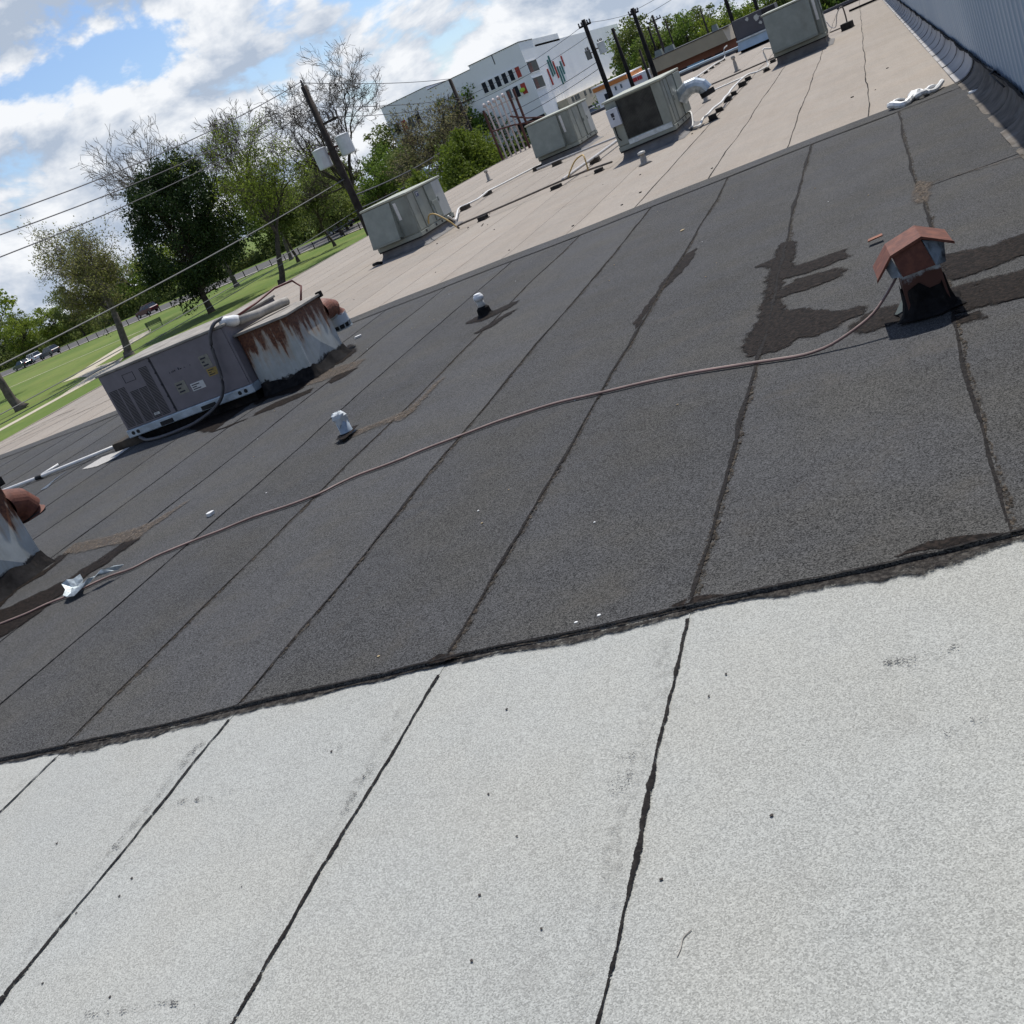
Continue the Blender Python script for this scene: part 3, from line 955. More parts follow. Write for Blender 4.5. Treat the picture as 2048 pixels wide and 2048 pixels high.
def patch(name, poly, m, base=0.026, fray=0.03, parent=None, jit=0.012):
    ring = resample(list(poly) + [poly[0]], 0.06)[:-1]
    r = random.Random(len(ring) * 31 + int(poly[0][0] * 97))
    area = sum(ring[i][0] * ring[(i + 1) % len(ring)][1] - ring[(i + 1) % len(ring)][0] * ring[i][1] for i in range(len(ring)))
    if area < 0:
        ring.reverse()
    n = len(ring)
    lv = base + nlevel()
    inner, outer = [], []
    for i, p in enumerate(ring):
        a, b = ring[i - 1], ring[(i + 1) % n]
        dx, dy = b[0] - a[0], b[1] - a[1]
        L = math.hypot(dx, dy) or 1
        nx, ny = dy / L, -dx / L
        j = r.uniform(-jit, jit)
        q = (p[0] + nx * j, p[1] + ny * j)
        inner.append((q[0], q[1], zr(*q) + lv + 0.0006))
        w = fray * r.uniform(0.5, 1.3)
        q = (q[0] + nx * w, q[1] + ny * w)
        outer.append((q[0], q[1], zr(*q) + lv))
    tris = tessellate_polygon([[Vector((p[0], p[1], 0)) for p in inner]])
    v = inner + outer
    f = [tuple(t) for t in tris]
    for i in range(n):
        j = (i + 1) % n
        f.append((i, n + i, n + j, j))
    me = bpy.data.meshes.new(name)
    me.from_pydata(v, [], f)
    set_core(me, [0.8] * n + [0.0] * n)
    return link(name, me, m, parent or roof)


def wavy(lo, hi, seed, f1=1.0):
    r = random.Random(seed)
    ph = [r.uniform(0, 6.28) for _ in range(4)]

    def w(i, s):
        a = 0.5 + 0.5 * math.sin(s * 1.7 * f1 + ph[0]) * math.sin(s * 4.1 * f1 + ph[1])
        b = 0.5 + 0.5 * math.sin(s * 11 * f1 + ph[2]) * math.sin(s * 6.3 * f1 + ph[3])
        return lo + (hi - lo) * (0.65 * a * a + 0.35 * b)
    return w


# near white seams: each has its own bleed-out
ribbon('tar_seam', [(SEAM(1) + 0.012 + wob(1, y), y) for y in np.arange(-1.0, 3.16, 0.1)], wavy(0.003, 0.018, 3, 1.3), M['tar'], 0.0045)
ribbon('tar_seam', [(SEAM(2) + 0.012 + wob(2, y), y) for y in np.arange(-1.0, 3.16, 0.1)], wavy(0.007, 0.012, 5), M['tar'], 0.0045)
ribbon('tar_seam', [(SEAM(3) + 0.012 + wob(3, y), y) for y in np.arange(-1.0, 3.16, 0.1)], wavy(0.003, 0.018, 8, 1.3), M['tar'], 0.0045)
ribbon('tar_seam', [(SEAM(4) + 0.012 + wob(4, y), y) for y in np.arange(-1.0, 3.16, 0.1)], wavy(0.003, 0.011, 9), M['tar'], 0.0045)
for k in (5, 6):
    ribbon('tar_seam', [(SEAM(k) + 0.012 + wob(k, y), y) for y in np.arange(-1.0, 3.16, 0.1)], wavy(0.003, 0.011, 19 + k), M['tar'], 0.0045)
ribbon('scuff', [(SEAM(3) - 0.05 + wob(3, y), y) for y in np.arange(2.35, 2.95, 0.1)], wavy(0.03, 0.075, 21), M['smudge'], 0.0055)
ribbon('scuff', [(SEAM(1) - 0.09, y) for y in np.arange(2.2, 2.42, 0.05)], wavy(0.04, 0.085, 22), M['smudge'], 0.0055)
ribbon('scuff', [(SEAM(2) - 0.045, y) for y in np.arange(2.35, 2.62, 0.05)], wavy(0.02, 0.05, 23), M['smudge'], 0.0055)
for (x, y, l, s) in ((-0.30, 2.60, 0.22, 1), (-0.20, 2.28, 0.14, 2), (-2.45, 1.62, 0.34, 5), (-2.35, 2.72, 0.12, 6), (-2.9, 2.55, 0.45, 8)):
    ribbon('scuff', [(x - l / 2, y), (x, y + 0.02), (x + l / 2, y + 0.03)], wavy(0.015, 0.05, 40 + s), M['smudge'], 0.0055, 0.03, jit=0.012)
# grime gathered along the laps of the near sheets
for k in (1, 2, 3, 4):
    ribbon('lap_grime', [(SEAM(k) - 0.05 + wob(k, y), y) for y in np.arange(-1.0, 3.1, 0.1)], wavy(0.02, 0.10, 60 + k, 0.7), M['lap_grime'], 0.0040, 0.06, jit=0.02)

# dark seams
for k in range(0, 16):
    pts = [(SEAM(k) + 0.012 + wob(k if k else 60, y), y) for y in np.arange(BLK0 + 0.02, 13.9, 0.15)]
    lo, hi = {0: (0.003, 0.022), 1: (0.004, 0.030), 2: (0.004, 0.022), 3: (0.003, 0.017)}.get(k, (0.003, 0.012))
    ribbon('tar_seam', pts, wavy(lo, hi, 70 + k), M['tar'], 0.0190, 0.08 if k < 5 else 0.15)
    if k < 5:
        ribbon('seam_dirt', [(p[0] + 0.012, p[1]) for p in pts], wavy(0.004, 0.050, 170 + k, 0.6), M['crack_tan'], 0.0175, 0.06, jit=0.01)
ribbon('tar_seam', SURVEY['tlap'], wavy(0.005, 0.014, 120), M['crack_tan'], 0.0225)
ribbon('seam_dirt', [(x, y - 0.03) for x, y in SURVEY['tlap']], wavy(0.02, 0.06, 121), M['dirt_tan'], 0.0205)
ribbon('tar_seam', [(x, 13.87 + wob(31, x)) for x in np.arange(-17.4, 0.9, 0.3)], wavy(0.004, 0.016, 122), M['tar'], 0.0225, 0.2)
# the torn, tarred front edge of the dark membrane
edge = [(x, BLK0 - 0.004 + 0.014 * math.sin(2.2 * x) + 0.008 * math.sin(6.3 * x + 1)) for x in np.arange(-8.0, 1.0, 0.05)]
ribbon('tar_edge', edge, wavy(0.006, 0.012, 130), M['tar'], 0.0195)
edge_w = wavy(0.008, 0.075, 131, 0.9)
acc = []
for i, (x, y) in enumerate(edge):
    acc.append((x, y - edge_w(i, i * 0.05) * 0.55))
ribbon('tar_edge', acc, lambda i, s_: edge_w(i, s_), M['tar_edge'], 0.0050)
for (x, w) in ((-1.02, 0.10), (-0.2, 0.16), (-2.05, 0.07)):
    patch('mastic_patch', [(x - w, BLK0 + 0.01), (x, BLK0), (x + w, BLK0 + 0.01), (x + w * 0.4, BLK0 + 0.045), (x - w * 0.3, BLK0 + 0.05)], M['mastic'], 0.0190, 0.015)
for key in ('m1', 'm2', 'm3', 'm4', 'm5', 'm6', 'm7', 'm8', 'a1', 'a2', 'a3', 'a5', 'v2a', 'v2b', 'l2', 'l3'):
    patch('mastic_patch', SURVEY[key], M['mastic'], 0.0180, 0.018 if key == 'm8' else 0.06)
for key in ('a4tan', 'v1tan', 'l1tan', 'seamtan', 'junction'):
    patch('dirt_patch', SURVEY[key], M['dirt_tan'], 0.0205, 0.07)
patch('coating_patch', SURVEY['whitepatch'], M['white_coat'], 0.0185, 0.02)
patch('damp_patch', SURVEY['damp'], M['damp'], 0.0185, 0.05)
# far pale seams
for k in range(0, 16):
    pts = [(LSEAM(k) + 0.012 + wob(k + 40, y), y) for y in np.arange(14.5, 62.9, 0.4)]
    ribbon('tar_seam', pts, wavy(0.005, 0.015 if k < 4 else 0.008, 200 + k, 0.5), M['tar'] if k < 4 else M['smudge'], 0.0125, 0.35)
for y, x0, x1 in ((25.2, -4.2, 0.7), (36.1, -4.2, 0.7), (48.2, -4.2, 0.6), (19.0, -12, -7.5), (28.0, -17, -12), (33.5, -16, -8)):
    ribbon('tar_seam', [(x, y + wob(9, x)) for x in np.arange(x0, x1, 0.3)], wavy(0.006, 0.016, int(y * 7)), M['smudge'], 0.0125, 0.25)
for i in range(26):
    r = random.Random(900 + i)
    x, y = r.uniform(-17.2, 0.3), r.uniform(15.2, 45)
    L = r.uniform(0.5, 2.4)
    ribbon('scuff', [(x, y), (x + L * 0.5, y + r.uniform(-.1, .1)), (x + L, y + r.uniform(-.2, .2))], wavy(0.01, 0.05, 300 + i), M['smudge'], 0.0125, 0.15)
# cables lying at the far left corner of the pale roof
for i, pts in enumerate(([(-17.2, 15.6), (-16.6, 16.4), (-16.3, 17.3), (-16.9, 17.2), (-17.5, 16.1)], [(-17.6, 15.2), (-16.0, 15.9), (-14.4, 16.6)])):
    ribbon('tar_seam', pts, wavy(0.015, 0.03, 400 + i), M['tar'], 0.0125, 0.1)

# thin metal drip edge along the open side of the roof, and the far kerb
mb = MB()
mb.box(ROOF_L - 0.06, ROOF_L + 0.02, 14.5, 20.0, -0.12, 0.02)
mb.box(ROOF_L - 0.06, ROOF_L + 0.02, 20.004, ROOF_FAR, -0.12, 0.018)
mb.build('drip_edge', M['light_sheet'], roof)


# =================================================================== the tall ribbed metal wall on the right
WALL_Y0, WALL_Y1, WALL_H = -7.0, 56.4, 2.75
wall = thing('metal_wall', 'tall blue-grey ribbed metal wall rising along the right edge of the roof', 'wall', (0, 0, 0))
core = MB()
core.hexa([(wall_x(WALL_Y0) + 0.06, WALL_Y0, GZ), (wall_x(WALL_Y0) + 7, WALL_Y0, GZ), (wall_x(WALL_Y1) + 7, WALL_Y1, GZ), (wall_x(WALL_Y1) + 0.06, WALL_Y1, GZ)],
          [(wall_x(WALL_Y0) + 0.06, WALL_Y0, WALL_H - 0.02), (wall_x(WALL_Y0) + 7, WALL_Y0, WALL_H - 0.02), (wall_x(WALL_Y1) + 7, WALL_Y1, WALL_H - 0.02), (wall_x(WALL_Y1) + 0.06, WALL_Y1, WALL_H - 0.02)])
core.build('wall_core', M['wall_trim'], wall)
PW = 0.915
npan = int((WALL_Y1 - WALL_Y0) / PW)
prof = [(0, 0), (0.018, -0.013), (0.058, -0.013), (0.076, 0), (0.15, 0), (0.158, -0.003), (0.176, -0.003), (0.184, 0), (0.245, 0), (0.253, -0.003), (0.271, -0.003), (0.279, 0), (0.305, 0)]
for i in range(npan):
    y0 = WALL_Y0 + i * PW
    line = []
    for r_ in range(3):
        for (dy, dx) in prof[:-1]:
            line.append((y0 + r_ * 0.305 + dy, dx))
    line.append((y0 + PW + 0.03, -0.002))
    v, f = [], []
    zb = 0.20 + 0.012 * math.sin(i * 1.9)
    for (y, dx) in line:
        v += [(wall_x(y) + dx, y, zb), (wall_x(y) + dx, y, WALL_H)]
    for j in range(len(line) - 1):
        f.append((2 * j, 2 * j + 2, 2 * j + 3, 2 * j + 1))
    mb = MB()
    mb.add(v, f)
    mb.build('wall_panel', M['wall_metal'], wall)
mb = MB()
mb.hexa([(wall_x(WALL_Y0) - 0.05, WALL_Y0, WALL_H - 0.1), (wall_x(WALL_Y0) + 0.2, WALL_Y0, WALL_H - 0.1), (wall_x(WALL_Y1) + 0.2, WALL_Y1, WALL_H - 0.1), (wall_x(WALL_Y1) - 0.05, WALL_Y1, WALL_H - 0.1)],
        [(wall_x(WALL_Y0) - 0.05, WALL_Y0, WALL_H + 0.03), (wall_x(WALL_Y0) + 0.2, WALL_Y0, WALL_H + 0.03), (wall_x(WALL_Y1) + 0.2, WALL_Y1, WALL_H + 0.03), (wall_x(WALL_Y1) - 0.05, WALL_Y1, WALL_H + 0.03)])
mb.build('wall_coping', M['galv'], wall)
# base flashing: lapped pieces curling up from the roof to the wall
y, i = WALL_Y0 + 0.05, 0
rf = random.Random(5)
while y < WALL_Y1 - 0.4:
    L = rf.uniform(0.95, 1.15)
    y2 = min(y + L, WALL_Y1 - 0.05)
    if y < 14.46 < y2:
        y2 = 14.46
    dirty = y < 14.4
    v, f = [], []
    cols = 7
    lift = 0.006 + 0.0016 * (i % 2)
    nseg = 6
    for s in range(nseg + 1):
        yy = y - 0.05 + (y2 - y + 0.05) * s / nseg
        bulge = (0.018 * math.sin(yy * 5.1 + i) + 0.012 * math.sin(yy * 11 + 2 * i)) * (0.8 if dirty else 0.08)
        for c in range(cols):
            u = c / (cols - 1)
            ang = u * math.pi / 2
            x = wall_x(yy) - 0.045 - 0.235 * (1 - math.sin(ang))
            z = 0.012 + 0.215 * (1 - math.cos(ang)) + lift
            v.append((x - bulge * math.sin(ang * 2), yy, z + bulge * 0.5))
    for s in range(nseg):
        for c in range(cols - 1):
            f.append((s * cols + c, s * cols + c + 1, (s + 1) * cols + c + 1, (s + 1) * cols + c))
    # turned-down lap edge at the near end
    k = len(v)
    for c in range(cols):
        p = v[c]
        v.append((p[0] + 0.001, p[1] - 0.001, p[2] - 0.004))
    for c in range(cols - 1):
        f.append((k + c, k + c + 1, c + 1, c))
    mb = MB()
    mb.add(v, f)
    mb.build('base_flashing', M['flash_dirty'] if dirty else M['flash_light'], wall, smooth=True)
    mb = MB()
    ring = [(v[c][0] - 0.004, v[c][1] - 0.004, v[c][2] + 0.004) for c in range(cols)]
    mb.tube(ring, [0.0012 + 0.0035 * abs(math.sin(i * 1.3 + c * 0.6)) * abs(math.sin(i * 2.1)) for c in range(cols)], 5)
    mb.build('lap_tar', M['pitch'], wall, smooth=True)
    y = y2
    i += 1
mb = MB()
pts = [(wall_x(yy) - 0.05 + 0.008 * math.sin(yy * 3), yy, 0.235 + 0.012 * math.sin(yy * 2.3) + 0.006 * math.sin(yy * 9)) for yy in np.arange(WALL_Y0 + 0.1, WALL_Y1 - 0.1, 0.2)]
mb.tube(pts, [0.009 + 0.009 * abs(math.sin(j * 0.9) * math.sin(j * 0.37)) for j in range(len(pts))], 6)
mb.build('termination_bar', M['pitch'], wall, smooth=True)
# loose bent flashing strip at the foot of the wall
mb = MB()
mb.tube([(0.90, 11.25, 0.20), (0.86, 11.9, 0.27), (0.92, 12.15, 0.26), (0.90, 12.5, 0.27)], 0.009, 6)
tag(mb.build('bent_rod', M['black'], smooth=True), 'bent black rod sticking out of the dirty flashing at the wall foot', 'rod')

# =================================================================== rooftop units on the pale roof
def curb(parent, x0, x1, y0, y1, z1, m='curb_skin', flare=0.16):
    mb = MB()
    a = 0.03
    lv = [(0.012, flare), (0.05, flare * 0.35), (0.12, flare * 0.08), (z1, 0.0)]
    v, f = [], []
    for z, o in lv:
        v += [(x0 + a - o, y0 + a - o, z), (x1 - a + o, y0 + a - o, z), (x1 - a + o, y1 - a + o, z), (x0 + a - o, y1 - a + o, z)]
    for i in range(len(lv) - 1):
        for k in range(4):
            k2 = (k + 1) % 4
            f.append((i * 4 + k, i * 4 + k2, i * 4 + 4 + k2, i * 4 + 4 + k))
    mb.add(v, f)
    return mb.build('curb', M[m], parent)


def unit_common(name, label, x0, x1, y0, y1, z0, z1):
    t = thing(name, label, 'rooftop unit', (x0, y0, 0), 0, 'pale green rooftop units on the pale roof')
    W, D = x1 - x0, y1 - y0
    curb(t, 0, W, 0, D, z0 - 0.06)
    mb = MB()
    mb.box(-0.02, W + 0.02, -0.02, D + 0.02, z0 - 0.055, z0 + 0.035)
    rail = mb.build('base_rail', M['unit_paint'], t, bevel=0.006)
    mb = MB()
    mb.box(-0.012, W + 0.012, -0.012, D + 0.012, z0 - 0.085, z0 - 0.056)
    mb.build('rail_gap_shade', M['black'], t)  # black strip painting the shade in the gap below the base rail
    mb = MB()
    mb.box(0, W, 0, D, z0 + 0.036, z1 - 0.045)
    mb.build('cabinet', M['unit_paint'], t, bevel=0.008)
    mb = MB()
    mb.box(-0.045, W + 0.045, -0.045, D + 0.045, z1 - 0.045, z1)
    mb.build('lid', M['unit_lid'], t, bevel=0.012)
    return t, W, D


def side_panels(t, W, D, z0, z1, cuts):
    """access panels on the right-hand side, slightly proud, with shadow gaps, and knock-outs below"""
    for j, (a, b, proud, m) in enumerate(cuts):
        mb = MB()
        mb.box(W + 0.002, W + proud, a * D + 0.012, b * D - 0.012, z0 + 0.06, z1 - 0.06)
        p = mb.build('access_panel', M[m], t, bevel=0.006)
        if b - a > 0.2:
            mb = MB()
            mb.box(W + proud + 0.001, W + proud + 0.02, a * D + 0.05, a * D + 0.09, z0 + 0.45 * (z1 - z0), z0 + 0.45 * (z1 - z0) + 0.10)
            mb.build('handle', M['unit_panel'], p)
    for j, fr in enumerate((0.12, 0.42, 0.60, 0.86)):
        mb = MB()
        mb.box(W + 0.021, W + 0.024, fr * D, fr * D + 0.085, z0 - 0.035, z0 + 0.02)
        mb.build('knockout', M['black'], t)


def hooded_unit(name, label, x0, x1, y0, y1, z0, z1, hood_w, sticker=True):
    t, W, D = unit_common(name, label, x0, x1, y0, y1, z0, z1)
    side_panels(t, W, D, z0, z1, ((0.02, 0.20, 0.012, 'unit_paint'), (0.20, 0.36, 0.020, 'unit_panel'), (0.36, 0.50, 0.008, 'unit_paint'), (0.50, 0.72, 0.035, 'unit_panel'), (0.72, 0.98, 0.024, 'unit_white')))
    # sloping economiser hood on the front
    hx0, hx1 = -0.005, hood_w
    zt, zb = z1 - 0.06, z0 + 0.105
    out = 0.24
    mb = MB()
    T = 0.012
    prof2 = [(0.0, zt), (-0.045, zt), (-out, zb), (-out + 0.012, zb - 0.0), (-0.04, zt - 0.014), (0, zt - 0.014)]
    mb.prism([(hx0, y_, z_) for y_, z_ in prof2], (hx1 - hx0, 0, 0))
    hood = mb.build('hood', M['unit_paint'], t)
    for xs in (hx0, hx1 - T):
        mb = MB()
        mb.prism([(xs, 0, zt - 0.016), (xs, -0.043, zt - 0.016), (xs, -out + 0.012, zb + 0.004), (xs, 0, zb - 0.05)], (T, 0, 0))
        mb.build('hood_cheek', M['unit_panel'], hood)
    mb = MB()
    mb.box(hx0, hx1, -out - 0.012, -out + 0.03, zb - 0.045, zb)
    mb.box(hx0 + 0.02, hx1 - 0.02, -out + 0.03, -0.02, zb - 0.055, zb - 0.045)
    mb.build('hood_lip', M['unit_panel'], hood)
    mb = MB()
    mb.box(hood_w + 0.03, W - 0.01, -0.02, -0.003, z0 + 0.06, z1 - 0.06)
    mb.build('access_panel', M['unit_panel'], t, bevel=0.005)
    mb = MB()
    mb.box(hood_w + 0.06, hood_w + 0.13, -0.024, -0.021, z0 + 0.42, z1 - 0.12)
    mb.build('label_strip', M['sticker'], t)
    if sticker:
        mb = MB()
        mb.box(W + 0.021, W + 0.024, 0.24 * D, 0.24 * D + 0.17, z1 - 0.20, z1 - 0.09)
        s = mb.build('sticker', M['ink_blue'], t)
        mb = MB()
        mb.box(W + 0.0245, W + 0.027, 0.24 * D + 0.03, 0.24 * D + 0.055, z1 - 0.18, z1 - 0.11)
        mb.box(W + 0.0245, W + 0.027, 0.24 * D + 0.08, 0.24 * D + 0.14, z1 - 0.135, z1 - 0.11)
        mb.build('sticker_print', M['sticker'], s)
    return t, W, D


u1, W, D = hooded_unit('rooftop_unit', 'pale green unit with sloping front hood nearest the park edge', -10.90, -9.80, 22.2, 24.35, 0.27, 1.19, 0.70)
mb = MB()
mb.box(W + 0.02, W + 0.05, D * 0.55, D * 0.7, 0.38, 0.75)
mb.build('meter_box', M['unit_panel'], u1, bevel=0.005)
# loose rolled membrane at its left foot
mb = MB()
mb.tube([(-11.05, 21.95, 0.05), (-10.85, 21.75, 0.07), (-10.70, 21.65, 0.05)], 0.035, 7)
tag(mb.build('membrane_scrap', M['pitch'], smooth=True), 'curled black scrap at the foot of the unit nearest the park', 'scrap')

u2, W, D = hooded_unit('rooftop_unit', 'pale green hooded unit standing behind and left of the dark-coil unit', -9.95, -8.62, 32.9, 35.5, 0.26, 1.30, 0.98, False)

t3, W, D = unit_common('rooftop_unit', 'pale green unit with a big dark coil on its front', -5.14, -3.97, 22.5, 24.9, 0.27, 1.235)
side_panels(t3, W, D, 0.27, 1.235, ((0.02, 0.14, 0.010, 'unit_paint'), (0.14, 0.30, 0.018, 'unit_panel'), (0.30, 0.62, 0.030, 'unit_paint'), (0.62, 0.98, 0.05, 'unit_panel')))
mb = MB()
mb.box(0.235, W - 0.19, -0.008, 0.002, 0.40, 1.17)
coil = mb.build('coil', M['coil'], t3)
mb = MB()
for j in range(26):
    x = 0.245 + j * (W - 0.45) / 25
    mb.box(x - 0.002, x + 0.002, -0.012, -0.009, 0.41, 1.16)
mb.build('coil_fins', M['black'], coil)
for x0_, x1_ in ((0.0, 0.228), (W - 0.18, W)):
    mb = MB()
    mb.box(x0_, x1_, -0.024, -0.002, 0.32, 1.185)
    mb.build('corner_post', M['unit_paint'], t3, bevel=0.006)
mb = MB()
mb.box(0.22, W - 0.02, -0.032, -0.006, 0.285, 0.385)
mb.build('drain_sill', M['galv'], t3, bevel=0.004)
mb = MB()
mb.box(0.42, 0.66, -0.037, -0.0325, 0.295, 0.355)
mb.build('label_strip', M['sticker'], t3)
mb = MB()
mb.box(0.01, 0.24, -0.15, -0.025, 0.72, 1.06)
db = mb.build('disconnect_box', M['box_grey'], t3, bevel=0.008)
mb = MB()
mb.box(0.09, 0.15, -0.156, -0.151, 0.90, 0.98)
mb.box(0.10, 0.14, -0.153, -0.1505, 0.85, 0.885)
mb.build('box_print', M['ink'], db)
mb = MB()
mb.tube([(0.05, -0.03, 0.72), (0.05, -0.05, 0.5), (0.09, -0.03, 0.42)], 0.012, 6)
mb.build('conduit', M['black'], t3, smooth=True)
# fat flue elbow on its right side
mb = MB()
arc = [(W + 0.03, 1.45, 0.62), (W + 0.12, 1.45, 0.72), (W + 0.26, 1.45, 0.79), (W + 0.42, 1.45, 0.79), (W + 0.54, 1.45, 0.72), (W + 0.60, 1.45, 0.60)]
mb.tube(arc, [0.15, 0.155, 0.155, 0.155, 0.15, 0.15], 14)
fl = mb.build('flue_elbow', M['galv'], t3)
mb = MB()
mb.tube([(W + 0.598, 1.45, 0.605), (W + 0.612, 1.45, 0.50)], 0.156, 14)
mb.build('flue_mouth', M['black'], fl)

u5, W, D = hooded_unit('rooftop_unit', 'pale green unit farthest along the roof, beside the metal wall', -2.62, -1.22, 33.0, 35.4, 0.33, 1.44, 1.24, False)
# dark flap of shade cloth behind that unit, next to the metal wall
# =================================================================== dark peeling unit at the far end
du = thing('rooftop_unit', 'dark grey unit with white peeled paint patches at the far roof end', 'rooftop unit', (-6.0, 57.6, 0))
mb = MB()
mb.box(0, 2.1, 0, 1.8, 0.62, 1.52)
mb.build('cabinet', M['dark_unit'], du, bevel=0.02)
mb = MB()
mb.box(1.45, 2.06, -0.03, -0.002, 0.72, 1.46)
mb.build('coil_panel', M['black'], du)
mb = MB()
mb.box(-0.05, 2.15, -0.12, 1.9, 0.54, 0.618)
mb.build('ledge', M['galv'], du, bevel=0.01)
mb = MB()
mb.hexa([(-0.1, -0.22, 0.14), (2.2, -0.22, 0.14), (2.2, 1.9, 0.14), (-0.1, 1.9, 0.14)], [(0, -0.05, 0.538), (2.1, -0.05, 0.538), (2.1, 1.85, 0.538), (0, 1.85, 0.538)])
mb.build('skirt', M['pale_blue'], du)
mb = MB()
mb.box(0, 2.1, 0, 1.8, 0.02, 0.139)
mb.build('curb', M['pitch'], du)  # black block painting the shadow beneath the skirt
for (cx, cz, s, sd_) in ((0.72, 1.36, 0.09, 1), (1.16, 1.26, 0.15, 2), (1.27, 0.98, 0.08, 3)):
    r = random.Random(sd_)
    poly = [(cx + s * (0.6 + 0.6 * r.random()) * math.cos(a), -0.004, cz + s * (0.6 + 0.6 * r.random()) * math.sin(a)) for a in np.arange(0, 6.28, 0.6)]
    mb = MB()
    mb.prism(poly, (0, 0.003, 0))
    mb.build('peeled_patch', M['unit_white'], du)

# =================================================================== package unit with the rusted duct
AX0, AX1, AY0, AY1, AZ0, AZ1 = -9.18, -7.24, 10.33, 11.55, 0.12, 0.955
ah = thing('package_unit', 'mauve-grey package unit with slotted grilles and a black hose', 'rooftop unit', (AX0, AY0, 0))
W, D = AX1 - AX0, AY1 - AY0
mb = MB()
mb.box(0, W, 0.004, D, AZ0 + 0.10, AZ1 - 0.03)
mb.build('cabinet', M['mauve_paint'], ah, bevel=0.006)
for a, b in ((0.006, 0.41), (0.425, 0.985)):
    mb = MB()
    mb.box(a * W, b * W, -0.006, 0.003, AZ0 + 0.105, AZ1 - 0.035)
    mb.build('access_panel', M['mauve_paint'], ah, bevel=0.003)
mb = MB()
mb.box(0.411 * W, 0.424 * W, -0.003, 0.0035, AZ0 + 0.11, AZ1 - 0.035)
for j in range(5):
    mb.box(0.408 * W, 0.416 * W, -0.012, -0.0065, AZ0 + 0.15 + j * 0.15, AZ0 + 0.17 + j * 0.15)
mb.build('panel_joint', M['mauve_dark'], ah)
mb = MB()
mb.box(-0.02, W + 0.02, -0.02, D + 0.02, AZ1 - 0.03, AZ1)
mb.build('lid', M['old_top'], ah, bevel=0.008)
mb = MB()
mb.box(-0.008, W + 0.008, -0.025, D + 0.01, AZ0, AZ0 + 0.10)
br = mb.build('base_rail', M['galv_rail'], ah, bevel=0.012)
for a, b in ((0.27, 0.37), (0.60, 0.71)):
    mb = MB()
    mb.box(a * W, b * W, -0.033, -0.0255, AZ0 + 0.012, AZ0 + 0.062)
    mb.build('lift_slot', M['black'], br)
for cx in (0.045, 0.085, 0.90, 0.945):
    mb = MB()
    poly = [(cx * W + 0.024 * math.cos(a), -0.026, AZ0 + 0.052 + 0.024 * math.sin(a)) for a in np.arange(0, 6.28, 0.45)]
    mb.prism(poly, (0, -0.004, 0))
    mb.build('pipe_hole', M['black'], br)
# slotted grilles: four columns
for (x0_, x1_, zt_) in ((0.022, 0.088, 0.60), (0.098, 0.150, 0.60), (0.172, 0.235, 0.52), (0.243, 0.305, 0.52), (0.225, 0.0, 0), (0.312, 0.375, 0.72)):
    if x1_ == 0:
        continue
    mb = MB()
    z = AZ0 + 0.125
    while z < AZ0 + zt_:
        mb.box(x0_ * W, x1_ * W, -0.0085, -0.0062, z, z + 0.0085)
        z += 0.0165
    g = mb.build('grille', M['black'], ah)
mb = MB()
for a in ((0.175, 0.262, 0.625, 0.63), (0.175, 0.262, 0.725, 0.73)):
    mb.box(a[0] * W, a[1] * W, -0.009, -0.0062, AZ0 + a[2], AZ0 + a[3])
for xs in (0.175, 0.2595):
    mb.box(xs * W, (xs + 0.0025) * W, -0.009, -0.0062, AZ0 + 0.6305, AZ0 + 0.7245)
mb.build('plate_outline', M['black'], ah)
for (a, b, c, d, m) in ((0.50, 0.575, 0.27, 0.42, 'sticker_old'), (0.745, 0.815, 0.45, 0.60, 'sticker_old'), (0.755, 0.83, 0.345, 0.435, 'sticker_yellow'), (0.60, 0.70, 0.255, 0.345, 'sticker'), (0.255, 0.298, 0.155, 0.185, 'sticker')):
    mb = MB()
    mb.box(a * W, b * W, -0.0095, -0.0065, AZ0 + c, AZ0 + d)
    s = mb.build('sticker', M[m], ah)
    mb = MB()
    h = d - c
    for q in range(3):
        mb.box((a + 0.008) * W, (a + (0.03 if q % 2 else 0.05) * (b - a) / 0.075) * W, -0.0115, -0.0098, AZ0 + c + h * (0.15 + 0.28 * q), AZ0 + c + h * (0.27 + 0.28 * q))
    mb.build('sticker_print', M['ink'], s)
mb = MB()
for q, (x_, w_, h_) in enumerate(((0.505, 0.004, 0.012), (0.522, 0.008, 0.014), (0.535, 0.004, 0.02), (0.545, 0.006, 0.02), (0.575, 0.006, 0.03), (0.588, 0.012, 0.012), (0.62, 0.004, 0.012), (0.665, 0.003, 0.012))):
    mb.box(x_ * W, (x_ + w_) * W, -0.0085, -0.0063, AZ0 + 0.545, AZ0 + 0.545 + h_)
mb.build('worn_lettering', M['ink'], ah)
# disconnect on the left end, hose over the front
mb = MB()
mb.box(-0.13, -0.002, 0.15, 0.42, AZ0 + 0.38, AZ0 + 0.72)
mb.build('disconnect_box', M['unit_panel'], ah, bevel=0.006)
mb = MB()
hose = [(W - 0.02, 0.10, AZ1 + 0.055), (W - 0.07, -0.02, AZ1 + 0.04), (W - 0.15, -0.07, AZ1 - 0.05), (W - 0.21, -0.08, AZ1 - 0.2), (W - 0.25, -0.08, AZ1 - 0.40), (W - 0.29, -0.09, AZ1 - 0.58), (W - 0.38, -0.11, AZ0 + 0.10), (W - 0.55, -0.14, AZ0 + 0.0), (W - 0.8, -0.20, 0.06), (W - 1.05, -0.22, 0.045), (W - 1.35, -0.20, 0.04), (W - 1.6, -0.12, 0.045), (W - 1.72, -0.06, 0.06), (W - 1.80, -0.02, 0.10)]
pv = [Vector(p) for p in hose]
fine = []
